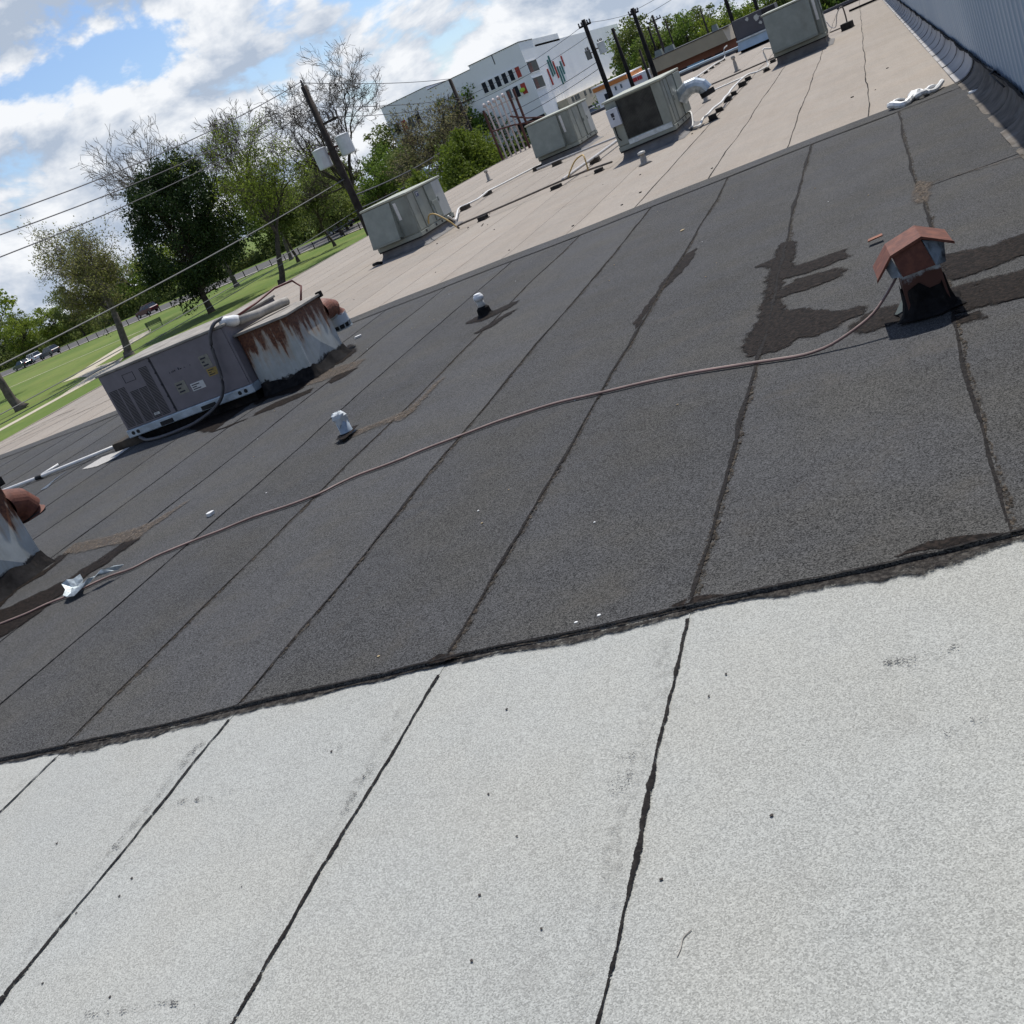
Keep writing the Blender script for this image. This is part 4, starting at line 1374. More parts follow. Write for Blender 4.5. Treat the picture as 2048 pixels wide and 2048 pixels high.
for i in range(len(pv) - 1):
    p0, p1, p2, p3 = pv[max(i - 1, 0)], pv[i], pv[i + 1], pv[min(i + 2, len(pv) - 1)]
    for q in range(4):
        s = q / 4
        fine.append(0.5 * ((2 * p1) + (p2 - p0) * s + (2 * p0 - 5 * p1 + 4 * p2 - p3) * s * s + (3 * p1 - p0 - 3 * p2 + p3) * s ** 3))
fine.append(pv[-1])
mb.tube(fine, 0.021, 8)
mb.build('hose', M['hose'], ah, smooth=True)
mb = MB()
mb.box(0.12, W - 0.06, 0.06, D - 0.05, 0.01, AZ0 - 0.001)
mb.build('curb', M['pitch'], ah)  # added black block, paints the dark gap beneath the unit
# timber bearers the unit stands on
for (a, b, lab) in ((-0.36, 0.115, 'blackened timber bearer sticking out under the left end of the mauve unit'),):
    mb = MB()
    mb.box(AX0 + a, AX0 + b, AY0 + 0.03, AY1 - 0.05, 0.012, 0.119)
    tag(mb.build('timber_bearer', M['old_wood'], bevel=0.008), lab, 'timber')


def rusted_duct(label, x1, y0, group, reach=0.0, collar=True):
    """sheet-metal box on a tarred base; gored exhaust elbow turned down at its far end"""
    t = thing('rusted_duct', label, 'duct', (x1, y0, 0), 0, group)
    w, d, h = 0.70, 0.86, 0.76
    front = MB()
    v, f = [], []
    cols = 7
    for i in range(cols):
        x = -w + w * i / (cols - 1)
        for z, o in ((0.0, 0.0), (0.3, -0.012 * math.sin(i * 1.1)), (0.55, 0.008 * math.sin(i * 1.7)), (h, 0.0)):
            v.append((x, o, z))
    for i in range(cols - 1):
        for j in range(3):
            f.append((i * 4 + j, (i + 1) * 4 + j, (i + 1) * 4 + j + 1, i * 4 + j + 1))
    front.add(v, f)
    front.build('front_sheet', M['rusty_duct'], t)
    # cross-broken side sheet: creased to a shallow pyramid
    side = MB()
    c = (0.028, d * 0.45, h * 0.42)
    q = [(0, 0, 0), (0, d, 0), (0, d, h), (0, 0, h)]
    side.add(q + [c], [(0, 1, 4), (1, 2, 4), (2, 3, 4), (3, 0, 4)])
    side.build('side_sheet', M['rusty_duct'], t)
    mb = MB()
    mb.add([(0, d, 0), (-w, d, 0), (-w, d, h), (0, d, h), (-w, 0, 0), (-w, 0, h)], [(0, 1, 2, 3), (1, 4, 5, 2)])
    mb.build('rear_sheet', M['rusty_duct'], t)
    mb = MB()
    mb.box(-0.012, 0.012, -0.014, 0.012, 0.1, h)
    mb.build('corner_seam', M['rusty_duct'], t)
    mb = MB()
    mb.box(-w - 0.02, 0.035, -0.05, d + 0.02, h, h + 0.03)
    mb.build('top', M['old_top'], t, bevel=0.006)
    mb = MB()
    mb.box(-0.02, 0.04, d - 0.04, d + 0.03, h - 0.02, h + 0.05)
    mb.build('corner_block', M['pitch'], t, bevel=0.006)
    # ragged tar skirt
    r = random.Random(int(abs(x1) * 100))
    v, f = [], []
    path = resample([(-w, 0.0), (0, 0), (0.0, d)], 0.05)
    for i, (x, y) in enumerate(path):
        out = 0.06 + 0.04 * abs(math.sin(i * 0.45)) + r.uniform(0, 0.015)
        ztop = 0.09 + 0.06 * abs(math.sin(i * 0.31 + 1)) + r.uniform(0, 0.03)
        cc = 0.7 if (abs(x) < 0.05 and y < 0.05) else None
        if cc:
            a, b = (x + 0.010, y - 0.012), (x + out * 0.8, y - out * 0.8)
        elif x > -0.001:
            a, b = (x + 0.012, y), (x + out, y)
        else:
            a, b = (x, y - 0.014), (x, y - out)
        v += [(a[0], a[1], ztop), ((a[0] * 2 + b[0]) / 3, (a[1] * 2 + b[1]) / 3, ztop * 0.55), (b[0], b[1], 0.018)]
    for i in range(len(path) - 1):
        for k in range(2):
            f.append((i * 3 + k, i * 3 + k + 1, (i + 1) * 3 + k + 1, (i + 1) * 3 + k))
    mb = MB()
    mb.add(v, f)
    mb.build('tar_skirt', M['pitch'], t, smooth=True)
    ex = -0.10
    mb = MB()
    arc = [(ex, d, 0.575), (ex, d + 0.16 + reach, 0.58), (ex, d + 0.28 + reach, 0.535), (ex, d + 0.335 + reach, 0.45), (ex, d + 0.345 + reach, 0.335 if collar else 0.40)]
    mb.tube(arc, [0.125, 0.13, 0.132, 0.13, 0.128], 28, cap=False)
    e = mb.build('exhaust_elbow', M['elbow_rust'] if collar else M['rust'], t)
    mb = MB()
    mb.tube([(ex, d + 0.346 + reach, 0.345 if collar else 0.41), (ex, d + 0.347 + reach, 0.28 if collar else 0.385)], 0.118, 14)
    mb.build('elbow_mouth', M['black'], e)
    if collar:
        for k, an in enumerate(np.arange(0, 6.28, 0.57)):
            mb = MB()
            mb.box(-0.006, 0.006, 0.120, 0.134, 0.275, 0.345, Matrix.Translation((ex, d + 0.346 + reach, 0)) @ Matrix.Rotation(an, 4, 'Z'))
            mb.build('screen_bar', M['galv'], e)
        mb = MB()
        mb.lathe([(0.120, 0.262), (0.138, 0.262), (0.138, 0.275), (0.120, 0.275)], (ex, d + 0.346 + reach, 0), 16)
        mb.build('screen_ring', M['galv'], e)
    return t


d1 = rusted_duct('white sheet-metal duct streaked with rust joined to the mauve unit', -6.52, 10.46, 'rust-streaked roof ducts')
d2 = rusted_duct('rust-streaked pale duct cut off by the left edge of the picture', -7.02, 5.44, 'rust-streaked roof ducts', -0.13, False)
# lagged line with red pipe along the duct top
mb = MB()
mb.tube([(-7.20, 10.60, 0.90), (-7.08, 10.85, 0.87), (-6.95, 11.15, 0.86), (-6.9, 11.25, 0.85)], [0.05, 0.055, 0.055, 0.05], 9)
lag = mb.build('lagged_pipe', M['vent_lead'], smooth=True)
tag(lag, 'silver wrapped pipe lying across the top of the rusted duct', 'pipe')
mb = MB()
mb.tube([(-7.24, 10.68, 0.90), (-7.22, 10.52, 0.93), (-7.25, 10.42, 0.965), (-7.30, 10.38, 0.97)], [0.055, 0.068, 0.055, 0.03], 9)
mb.build('wrapped_end', M['pale_cap'], lag, smooth=True)
mb = MB()
mb.tube([(-7.22, 10.62, 0.95), (-7.14, 11.0, 0.98), (-6.98, 11.25, 1.04), (-6.84, 11.45, 1.03), (-6.78, 11.48, 0.93), (-6.76, 11.3, 0.79)], 0.014, 7)
tag(mb.build('red_pipe', M['red_pipe'], smooth=True), 'bent dark red pipe arching above the rusted duct', 'pipe')
# white drain pipe running off to the left
mb = MB()
mb.tube([(-11.6, 10.37, 0.05), (-10.97, 10.40, 0.05), (-10.3, 10.47, 0.055), (-9.50, 10.56, 0.06)], 0.024, 8)
dp = mb.build('drain_pipe', M['pvc'], smooth=True)
tag(dp, 'white plastic drain pipe leaving the mauve unit to the left', 'pipe')
mb = MB()
mb.tube([(-10.93, 10.41, 0.05), (-10.72, 10.62, 0.08)], 0.022, 8)
mb.build('branch', M['pvc'], dp, smooth=True)
mb = MB()
mb.tube([(-10.96, 10.40, 0.05), (-10.86, 10.41, 0.051)], 0.030, 8)
mb.build('coupling', M['black'], dp, smooth=True)

# =================================================================== rust-red cowl vent
cv = thing('cowl_vent', 'rust-red hooded vent on a tarred black neck', 'vent', (-0.105, 5.74, 0), math.radians(4))
mb = MB()
nb, nt = 0.102, 0.092
mb.hexa([(-nb, -nb, 0.05), (nb, -nb, 0.05), (nb, nb, 0.05), (-nb, nb, 0.05)], [(-nt, -nt, 0.36), (nt, -nt, 0.36), (nt, nt, 0.36), (-nt, nt, 0.36)])
mb.build('neck', M['rust_white'], cv)
v, f = [], []
lv = [(0.028, 0.155), (0.045, 0.13), (0.10, 0.113), (0.175, 0.107)]
for li, (z, o) in enumerate(lv):
    for k in range(16):
        a = 2 * math.pi * k / 16 + math.pi / 16
        c, s = math.cos(a), math.sin(a)
        m_ = max(abs(c), abs(s))
        jj = (0.018 if li == 0 else 0.004) * math.sin(k * 2.3 + li)
        v.append(((o + jj) * c / m_, (o + jj) * s / m_, z + (0.028 * math.sin(k * 1.9) if li == 3 else 0)))
for i in range(3):
    for k in range(16):
        k2 = (k + 1) % 16
        f.append((i * 16 + k, i * 16 + k2, (i + 1) * 16 + k2, (i + 1) * 16 + k))
mb = MB()
mb.add(v, f)
mb.build('tar_base', M['pitch'], cv)
# canopy: folded sheet, steep cheeks left and right, shallow ridge on top
prof_c = [(-0.200, 0.285), (-0.112, 0.378), (0.045, 0.418), (0.178, 0.345)]
inner = [(-0.188, 0.285), (-0.108, 0.371), (0.044, 0.410), (0.170, 0.339)]
v, f = [], []
for y_ in (-0.135, 0.16):
    for (x_, z_) in prof_c + inner:
        v.append((x_, y_, z_ + (0.0 if y_ < 0 else 0.004)))
for i in range(3):
    f += [(i, i + 1, 8 + i + 1, 8 + i), (4 + i + 1, 4 + i, 12 + i, 12 + i + 1), (i, 4 + i, 4 + i + 1, i + 1), (8 + i, 8 + i + 1, 12 + i + 1, 12 + i)]
f += [(0, 8, 12, 4), (3, 7, 15, 11)]
mb = MB()
mb.add(v, f)
cpy = mb.build('canopy', M['rust'], cv)
# thin front rim of the fold
mb = MB()
rim = [(-0.205, -0.137, 0.283), (-0.114, -0.137, 0.382), (0.045, -0.137, 0.423), (0.182, -0.137, 0.347)]
for a, b in zip(rim[:-1], rim[1:]):
    mb.hexa([(a[0], a[1], a[2] - 0.014), (b[0], b[1], b[2] - 0.014), (b[0], b[1] + 0.012, b[2] - 0.014), (a[0], a[1] + 0.012, a[2] - 0.014)], [a, b, (b[0], b[1] + 0.012, b[2]), (a[0], a[1] + 0.012, a[2])])
mb.build('rim', M['rust'], cpy)
# front baffle plate and pale throat cheeks
mb = MB()
mb.hexa([(-0.085, -0.150, 0.262), (0.072, -0.150, 0.268), (0.072, -0.140, 0.268), (-0.085, -0.140, 0.262)], [(-0.108, -0.122, 0.372), (0.040, -0.122, 0.405), (0.040, -0.112, 0.405), (-0.108, -0.112, 0.372)])
mb.build('baffle', M['rust'], cv)
mb = MB()
mb.hexa([(0.076, -0.146, 0.262), (0.125, -0.10, 0.255), (0.12, -0.09, 0.255), (0.076, -0.136, 0.262)], [(0.046, -0.118, 0.398), (0.142, -0.09, 0.352), (0.142, -0.08, 0.352), (0.046, -0.108, 0.398)])
mb.build('throat_cheek', M['cheek'], cv)
mb = MB()
mb.hexa([(-0.135, -0.10, 0.262), (-0.089, -0.146, 0.262), (-0.089, -0.136, 0.262), (-0.13, -0.09, 0.262)], [(-0.150, -0.08, 0.325), (-0.113, -0.118, 0.366), (-0.113, -0.108, 0.366), (-0.150, -0.07, 0.325)])
mb.build('throat_cheek', M['cheek'], cv)
mb = MB()
mb.box(-0.09, 0.10, -0.085, 0.085, 0.30, 0.385)
mb.build('throat_darkness', M['black'], cv)  # black block painting the darkness inside, under the canopy
# pale plastic wedge leaning at its foot
mb = MB()
mb.prism([(-0.275, 5.80, 0.03), (-0.215, 5.74, 0.03), (-0.215, 5.76, 0.115)], (0.02, 0.06, 0.0))
tag(mb.build('plastic_wedge', M['plastic_cream']), 'cream plastic wedge lying at the foot of the rust-red vent', 'scrap')

# the long twin cable from the vent across the whole dark roof
cord = [(-0.205, 5.65, 0.262), (-0.27, 5.60, 0.205), (-0.36, 5.565, 0.135), (-0.47, 5.55, 0.088), (-0.60, 5.56, 0.045), (-0.70, 5.58, 0.030)]
cord += [(x, y, zr(x, y) + 0.0265) for x, y in SURVEY['cord']]
cv_pts = [Vector(p) for p in cord]
fine = []
for i in range(len(cv_pts) - 1):
    p0, p1, p2, p3 = cv_pts[max(i - 1, 0)], cv_pts[i], cv_pts[i + 1], cv_pts[min(i + 2, len(cv_pts) - 1)]
    for q in range(3):
        s = q / 3
        fine.append(0.5 * ((2 * p1) + (p2 - p0) * s + (2 * p0 - 5 * p1 + 4 * p2 - p3) * s * s + (3 * p1 - p0 - 3 * p2 + p3) * s ** 3))
fine.append(cv_pts[-1])
cb = thing('twin_cable', 'long reddish twin cable snaking across the dark roof to the vent', 'cable', (-3.0, 5.8, 0))
off = Vector((3.0, -5.8, 0))
mb = MB()
mb.tube([p + off for p in fine], 0.0065, 7)
mb.build('strand', M['copper'], cb, smooth=True)
mb = MB()
mb.tube([p + off + Vector((0.002, 0.011, 0.003)) for p in fine], 0.0048, 7)
mb.build('strand', M['copper_pale'], cb, smooth=True)

# =================================================================== small vents on the dark roof
vp = thing('vent_pipe', 'short blue-grey vent pipe with white tar-smeared head', 'vent', (-4.50, 7.27, 0))
mb = MB()
mb.lathe([(0.075, 0.02), (0.06, 0.035), (0.052, 0.045), (0.050, 0.16)], n=16)
mb.build('pipe', M['pipe_blue'], vp, smooth=True)
r = random.Random(3)
v, f = [], []
for i, (rr_, zz_) in enumerate(((0.048, 0.125), (0.053, 0.145), (0.057, 0.17), (0.053, 0.197), (0.036, 0.212), (0.004, 0.215))):
    for k in range(14):
        a = 2 * math.pi * k / 14
        q = rr_ * (1 + 0.10 * math.sin(3 * a + i) + r.uniform(-.13, .13))
        v.append((q * math.cos(a), q * math.sin(a), zz_ - (0.03 * abs(math.sin(2.5 * a)) if i == 0 else 0) + r.uniform(-.006, .006)))
for i in range(5):
    for k in range(14):
        k2 = (k + 1) % 14
        f.append((i * 14 + k, i * 14 + k2, (i + 1) * 14 + k2, (i + 1) * 14 + k))
mb = MB()
mb.add(v, f)
mb.build('smeared_cap', M['white_tar'], vp)
patch('tar_boot', [(x + 4.50, y - 7.27) for x, y in SURVEY['boot1']], M['mastic'], 0.034, 0.02, vp)

vp2 = thing('vent_pipe', 'cream vent pipe with white cap on a black tarred collar', 'vent', (-4.30, 10.42, 0))
mb = MB()
mb.lathe([(0.10, 0.02), (0.075, 0.04), (0.068, 0.10), (0.045, 0.118)], n=14)
mb.build('tar_collar', M['pitch'], vp2)
mb = MB()
mb.lathe([(0.041, 0.08), (0.041, 0.20)], n=14)
mb.build('pipe', M['pipe_cream'], vp2, smooth=True)
mb = MB()
mb.lathe([(0.042, 0.185), (0.053, 0.188), (0.055, 0.215), (0.050, 0.235), (0.040, 0.240), (0.040, 0.252), (0.028, 0.256)], n=16)
mb.build('cap', M['pale_cap'], vp2, smooth=True)
# lead-coloured vents on the pale roof
vl = None
for key, lab, h in (('sv1', 'small lead vent standing in front of the dark-coil unit', 0.25), ('sv2', 'small lead vent just right of the flue elbow', 0.42), ('sv3', 'small lead vent alone in the middle of the far pale roof', 0.55), ('sv4', 'small lead vent on the pale roof near the hedge', 0.42)):
    x, y = SURVEY[key][0]
    t = thing('roof_vent', lab, 'vent', (x, y, 0), 0, 'small lead vents on the pale roof')
    mb = MB()
    mb.lathe([(0.14, 0.012), (0.075, 0.05), (0.055, h * 0.6), (0.052, h * 0.62)], n=10)
    mb.build('boot', M['vent_lead'], t, smooth=True)
    mb = MB()
    mb.lathe([(0.042, h * 0.55), (0.042, h * 0.8)], n=10)
    mb.build('pipe', M['vent_lead'], t, smooth=True)
    mb = MB()
    mb.lathe([(0.05, h * 0.78), (0.075, h * 0.8), (0.07, h * 0.95), (0.03, h)], n=10)
    mb.build('cap', M['pipe_cream'] if key == 'sv1' else M['vent_lead'], t, smooth=True)

# =================================================================== pipe runs on the pale roof
def smooth_path(pts, n=4):
    pv = [Vector(p) for p in pts]
    out = []
    for i in range(len(pv) - 1):
        p0, p1, p2, p3 = pv[max(i - 1, 0)], pv[i], pv[i + 1], pv[min(i + 2, len(pv) - 1)]
        for q in range(n):
            s = q / n
            out.append(0.5 * ((2 * p1) + (p2 - p0) * s + (2 * p0 - 5 * p1 + 4 * p2 - p3) * s * s + (3 * p1 - p0 - 3 * p2 + p3) * s ** 3))
    out.append(pv[-1])
    return out


def run(name, pts, rad, m, label, cat='pipe', n=4):
    mb = MB()
    mb.tube(smooth_path(pts, n), rad, 8)
    return tag(mb.build(name, M[m], smooth=True), label, cat)


BLK = None


def blocks(pts, label, group, size=(0.16, 0.22, 0.11), m='block'):
    pts = sorted(pts, key=lambda q: math.hypot(q[0], q[1]))
    for i, (x, y) in enumerate(pts):
        r = random.Random(i * 7 + int(abs(x) * 10))
        mb = MB()
        sx, sy, sz = (q * r.uniform(0.85, 1.15) for q in size)
        mb.box(-sx / 2, sx / 2, -sy / 2, sy / 2, 0.014, sz)
        mb.box(-sx / 2 - 0.02, sx / 2 + 0.02, -sy / 2 - 0.02, sy / 2 + 0.02, 0.012, 0.028)
        o = mb.build('pipe_support', M[m], bevel=0.008)
        o.location = (x, y, 0)
        o.rotation_euler = (0, 0, r.uniform(-0.25, 0.25))
        lab = label if len(pts) == 1 else ('%s, %s' % (label, 'the nearest one' if i == 0 else ('the farthest one' if i == len(pts) - 1 else ORD[i] + ' nearest')))
        tag(o, lab, 'support block', group)


zs = [0.05, 0.06, 0.06, 0.10, 0.14, 0.15, 0.15, 0.14, 0.14, 0.15, 0.15, 0.15, 0.15]
pv_ = [(x, y, z) for (x, y), z in zip(SURVEY['pvc'], zs)]
run('drain_pipe', pv_ + [(-3.40, 33.0, 0.14)], 0.026, 'pvc', 'wavy white drain pipe hopping over black blocks right of the dark-coil unit')
run('drain_pipe', [(-3.40, 33.1, 0.14)] + [(x, y, 0.12) for x, y in SURVEY['pvc2'][1:]] + [(-2.95, 34.2, 0.12), (-2.98, 34.3, 0.55), (-2.75, 34.3, 0.5), (-2.62, 34.4, 0.62)], 0.024, 'pvc', 'white drain pipe climbing to the far unit beside the metal wall')
run('drain_pipe', [(x, y, 0.06) for x, y in SURVEY['pvcback']], 0.022, 'pvc', 'straight white pipe lying behind the wavy drain pipe')
blocks(SURVEY['pvcblk'], 'black support block under the wavy white drain pipe', 'blocks under the wavy white pipe')
run('gas_pipe', [(x, y, 0.10) for x, y in ((-5.9, 37.45), (-4.4, 37.3), (-3.2, 37.4), (-1.6, 37.4))], 0.026, 'gas_pipe', 'dark gas pipe crossing the pale roof behind the wavy drain pipe')
run('drain_pipe', [(-7.05, 43.0, 0.13), (-7.06, 47.0, 0.13), (-7.02, 51.0, 0.13), (-7.0, 55.0, 0.13), (-6.85, 58.0, 0.13), (-6.8, 58.3, 0.5), (-6.6, 58.4, 0.6)], 0.030, 'pvc', 'long pale pipe on blocks running to the far roof end')
blocks(SURVEY['far1blk'][:6], 'black support block under the long pale pipe to the far end', 'blocks under the far pale pipe', (0.2, 0.34, 0.1))
run('gas_pipe', [(-9.05, 22.5, 0.04), (-9.05, 22.52, 0.10), (-8.5, 22.55, 0.11), (-7.5, 22.75, 0.11), (-6.8, 22.95, 0.11), (-6.1, 22.9, 0.11), (-5.42, 22.6, 0.10)], 0.022, 'gas_pipe', 'thin dark gas pipe between the two nearest pale green units')
blocks([(-8.45, 22.5), (-6.75, 22.75), (-5.72, 22.55)], 'black support block under the thin gas pipe', 'blocks under the thin gas pipe', (0.2, 0.16, 0.1))
run('flex_line', [(-9.78, 22.75, 0.36), (-9.70, 22.75, 0.52), (-9.50, 22.65, 0.50), (-9.22, 22.55, 0.25), (-9.08, 22.5, 0.06)], 0.016, 'yellow_cable', 'yellow-brown flexible gas line arching from the park-side unit', 'hose')
run('flex_line', [(-6.5, 22.95, 0.12), (-6.3, 23.1, 0.35), (-6.12, 23.1, 0.42), (-6.0, 22.9, 0.40), (-5.98, 22.75, 0.12)], 0.016, 'yellow_cable', 'looped yellow-brown gas line beside the dark-coil unit', 'hose')
run('drain_pipe', [(-9.75, 23.9, 0.28), (-9.9, 24.6, 0.10)] + [(x * 0.985, y, 0.11) for x, y in SURVEY['pvc3'][1:]] + [(-10.9, 31.5, 0.08), (-10.3, 32.9, 0.08), (-9.7, 34.0, 0.07)], 0.026, 'pvc', 'white drain pipe running back from the park-side unit')
blocks([(-10.95, 28.2), (-11.0, 30.4), (-9.95, 32.4)], 'dark block under the white pipe behind the park-side unit', 'blocks under the park-side white pipe', (0.26, 0.2, 0.12), 'block_wood')
run('drain_pipe', [(-9.6, 31.2, 0.10), (-8.4, 30.8, 0.11), (-7.4, 30.5, 0.11), (-6.4, 30.2, 0.11)], 0.028, 'gas_grey', 'grey pipe passing in front of the unit behind the dark-coil one')
run('drain_pipe', [(-6.62, 22.95, 0.12), (-6.57, 24.3, 0.13), (-6.5, 25.8, 0.13), (-6.46, 28.2, 0.13), (-6.4, 30.2, 0.12)], 0.034, 'gas_grey', 'thick grey pipe on blocks left of the dark-coil unit')
blocks([(-6.5, 25.6), (-6.42, 28.9), (-8.9, 30.9)], 'dark block under the grey pipes left of the dark-coil unit', 'blocks under the grey pipes', (0.24, 0.2, 0.11), 'block_wood')
run('flex_line', [(-3.95, 24.4, 0.32), (-3.85, 24.2, 0.30), (-3.84, 23.9, 0.1), (-3.86, 23.65, 0.05)], 0.018, 'pvc', 'short white riser at the right end of the dark-coil unit')
# gas stub by the far unit
run('gas_pipe', [(-1.25, 38.2, 0.10), (-0.9, 37.9, 0.11), (-0.72, 37.8, 0.12), (-0.70, 37.8, 0.62), (-0.78, 37.8, 0.68)], 0.022, 'gas_pipe', 'upright gas stub near the foot of the metal wall')
run('flex_line', [(-0.78, 37.8, 0.68), (-0.92, 37.9, 0.52), (-1.05, 38.0, 0.20), (-1.2, 38.1, 0.25), (-1.28, 38.2, 0.45)], 0.014, 'gas_grey', 'thin drooping flexible line beside the upright gas stub', 'hose')
blocks([(-0.72, 37.6)], 'black block under the upright gas stub near the metal wall', None, (0.34, 0.4, 0.2))
# far edge pipe and gutter
run('gutter_pipe', [(-10.2, 62.6, 0.22), (-8.2, 62.6, 0.22), (-6.2, 62.4, 0.22)], 0.06, 'pale_blue', 'pale blue pipe along the far end of the roof')
mb = MB()
mb.box(-17.7, 0.8, 63.1, 63.3, 0.0, 0.16)
fk = mb.build('roof_kerb', M['dark_unit'], bevel=0.02)
tag(fk, 'low dark kerb closing the far end of the roof', 'kerb')
blocks([(-10.0, 62.3), (-8.9, 62.3), (-6.5, 61.8)], 'dark block under the pale blue pipe at the far roof end', 'blocks at the far roof end', (0.3, 0.5, 0.14))
for (y_, lab) in ((50.6, 'nearer of two long dark bars lying by the end of the metal wall'), (60.5, 'farther of two long dark bars lying by the end of the metal wall')):
    mb = MB()
    mb.box(-0.75 if y_ < 55 else -1.4, 0.5, y_ - 0.12, y_ + 0.12, 0.02, 0.10)
    tag(mb.build('roof_bar', M['pitch'], bevel=0.02), lab, 'bar')

# =================================================================== litter
def chip(x, y, s, m, name, label, cat, group=None, h=0.4, z0=0.0165):
    r = random.Random(int((x * 13 + y * 7) * 100))
    poly = [(x + s * r.uniform(0.5, 1.1) * math.cos(a), y + s * r.uniform(0.5, 1.1) * math.sin(a), z0 + zr(x, y)) for a in np.arange(0, 6.2, 0.9)]
    mb = MB()
    mb.prism(poly, (s * 0.1, 0, s * h))
    return tag(mb.build(name, M[m]), label, cat, group)


for i, (x, y) in enumerate(SURVEY['specks']):
    chip(x, y, 0.0055, 'chip_dark', 'tar_crumb', 'tiny dark crumb lying on the white membrane', 'crumb', 'dark crumbs on the white membrane', 0.35, 0.003)
for i, (x, y) in enumerate(SURVEY['chips'][4:]):
    if y > BLK0 + 0.03:
        chip(x, y, 0.008, 'plastic_white' if i % 3 == 0 else 'leaf_dry', 'pale_crumb', 'tiny pale crumb lying on the dark membrane', 'crumb', 'pale crumbs on the dark membrane', 0.5)
for i in range(46):
    r = random.Random(i + 5000)
    x, y = r.uniform(-7.5, 0.8), r.uniform(3.6, 13.5)
    chip(x, y, r.uniform(0.004, 0.009), 'plastic_white' if r.random() < 0.3 else 'leaf_dry', 'pale_crumb', 'tiny pale crumb lying on the dark membrane', 'crumb', 'pale crumbs on the dark membrane', 0.5)
for i in range(9):
    r = random.Random(i + 7000)
    x, y = r.uniform(-3.4, -0.1), r.uniform(1.6, 3.0)
    chip(x, y, r.uniform(0.0025, 0.005), 'chip_dark', 'tar_crumb', 'tiny dark crumb lying on the white membrane', 'crumb', 'dark crumbs on the white membrane', 0.35, 0.003)
for i in range(24):
    r = random.Random(i + 8000)
    x, y = r.uniform(-9.5, 0.4), r.uniform(15, 24)
    chip(x, y, r.uniform(0.012, 0.03), 'chip_dark', 'roof_crumb', 'tiny dark crumb lying on the pale far roof', 'crumb', 'dark crumbs on the pale roof', 0.5, 0.010)
x, y = SURVEY['chips'][0]
chip(x, y, 0.035, 'plastic_white', 'plastic_scrap', 'white scrap with a dark side lying left of the reddish cable', 'scrap', None, 0.7)
x, y = SURVEY['chips'][1]
chip(x, y, 0.05, 'plastic_white', 'plastic_scrap', 'white scrap lying just right of the rusted duct', 'scrap', None, 0.5)
x, y = SURVEY['chips'][2]
chip(x, y, 0.035, 'leaf_dry', 'dry_leaf', 'single dry leaf lying in the middle of the dark roof', 'leaf', None, 0.15)
x, y = SURVEY['chips'][3]
mb = MB()
mb.prism([(x - 0.05, y - 0.02, 0.04), (x + 0.05, y + 0.0, 0.045), (x + 0.045, y + 0.06, 0.045), (x - 0.045, y + 0.04, 0.04)], (0, 0, 0.008))
tag(mb.build('rust_flake', M['rust_chip']), 'flat rusty flake lying left of the rust-red vent', 'flake')
pts = [(x, y, 0.042) for x, y in SURVEY['stick'][1:]]
mb = MB()
mb.tube(pts, 0.018, 7)
tag(mb.build('white_stick', M['plastic_white'], smooth=True), 'short white stick lying beside the shadow of the metal wall', 'stick')
mb = MB()
mb.tube(smooth_path([(x, y, zr(x, y) + 0.003) for x, y in SURVEY['twig']]), 0.0014, 5)
tag(mb.build('twig', M['vent_lead']), 'thin curved twig lying on the white membrane', 'twig')
# crumpled flashing on the cable
r = random.Random(12)
v, f = [], []
cx, cy = -5.75, 5.26
prof_f = [(-0.16, 0.05, 0.10), (-0.13, 0.02, 0.05), (-0.08, -0.06, 0.038), (-0.01, -0.10, 0.042), (0.03, -0.02, 0.075), (0.08, 0.03, 0.06), (0.16, 0.06, 0.09), (0.20, 0.09, 0.055)]
for i, (a, b, c) in enumerate(prof_f):
    for j in range(4):
        v.append((cx + a + 0.03 * j + r.uniform(-.012, .012), cy + b + 0.035 * j + r.uniform(-.01, .01), c + 0.012 * math.sin(j * 2 + i) + 0.012))
for i in range(len(prof_f) - 1):
    for j in range(3):
        f.append((i * 4 + j, i * 4 + j + 1, (i + 1) * 4 + j + 1, (i + 1) * 4 + j))
mb = MB()
mb.add(v, f)
o = mb.build('crumpled_flashing', M['foil'])
sm = o.modifiers.new('thick', 'SOLIDIFY')
sm.thickness = 0.003
tag(o, 'crumpled strip of metal flashing lying on the cable near the left', 'scrap')
# twisted plastic sheet at the wall end of the dark roof
rp = thing('plastic_wrap', 'twisted white plastic wrap lying near the metal wall', 'plastic wrap', (0.2, 14.2, 0))
for pts, rads in (([(-0.07, 14.30), (0.02, 14.42), (0.10, 14.50)], 0.022), ([(-0.07, 14.30), (-0.03, 14.18), (0.08, 14.08), (0.17, 14.25), (0.21, 14.48), (0.17, 14.52)], 0.035), ([(0.22, 14.30), (0.26, 14.50), (0.33, 14.48), (0.35, 14.30), (0.29, 14.22), (0.22, 14.30)], 0.032), ([(0.33, 14.35), (0.42, 14.42), (0.50, 14.50), (0.545, 14.66), (0.54, 14.50), (0.45, 14.32), (0.36, 14.24)], 0.025)):
    mb = MB()
    fine = smooth_path([(x - 0.2, y - 14.2, 0.06 + 0.02 * math.sin(i * 2.1)) for i, (x, y) in enumerate(pts)], 4)
    mb.tube(fine, [rads * (0.8 + 0.4 * abs(math.sin(i * 1.7))) for i in range(len(fine))], 7)
    mb.build('fold', M['plastic_white'], rp)


# =================================================================== ground around the building
def sheet_poly(name, pts, z, m):
    mb = MB()
    tris = tessellate_polygon([[Vector((x, y, 0)) for x, y in pts]])
    mb.add([(x, y, z) for x, y in pts], [tuple(t) for t in tris])
    me_o = mb.build(name, m)
    return struct(me_o)


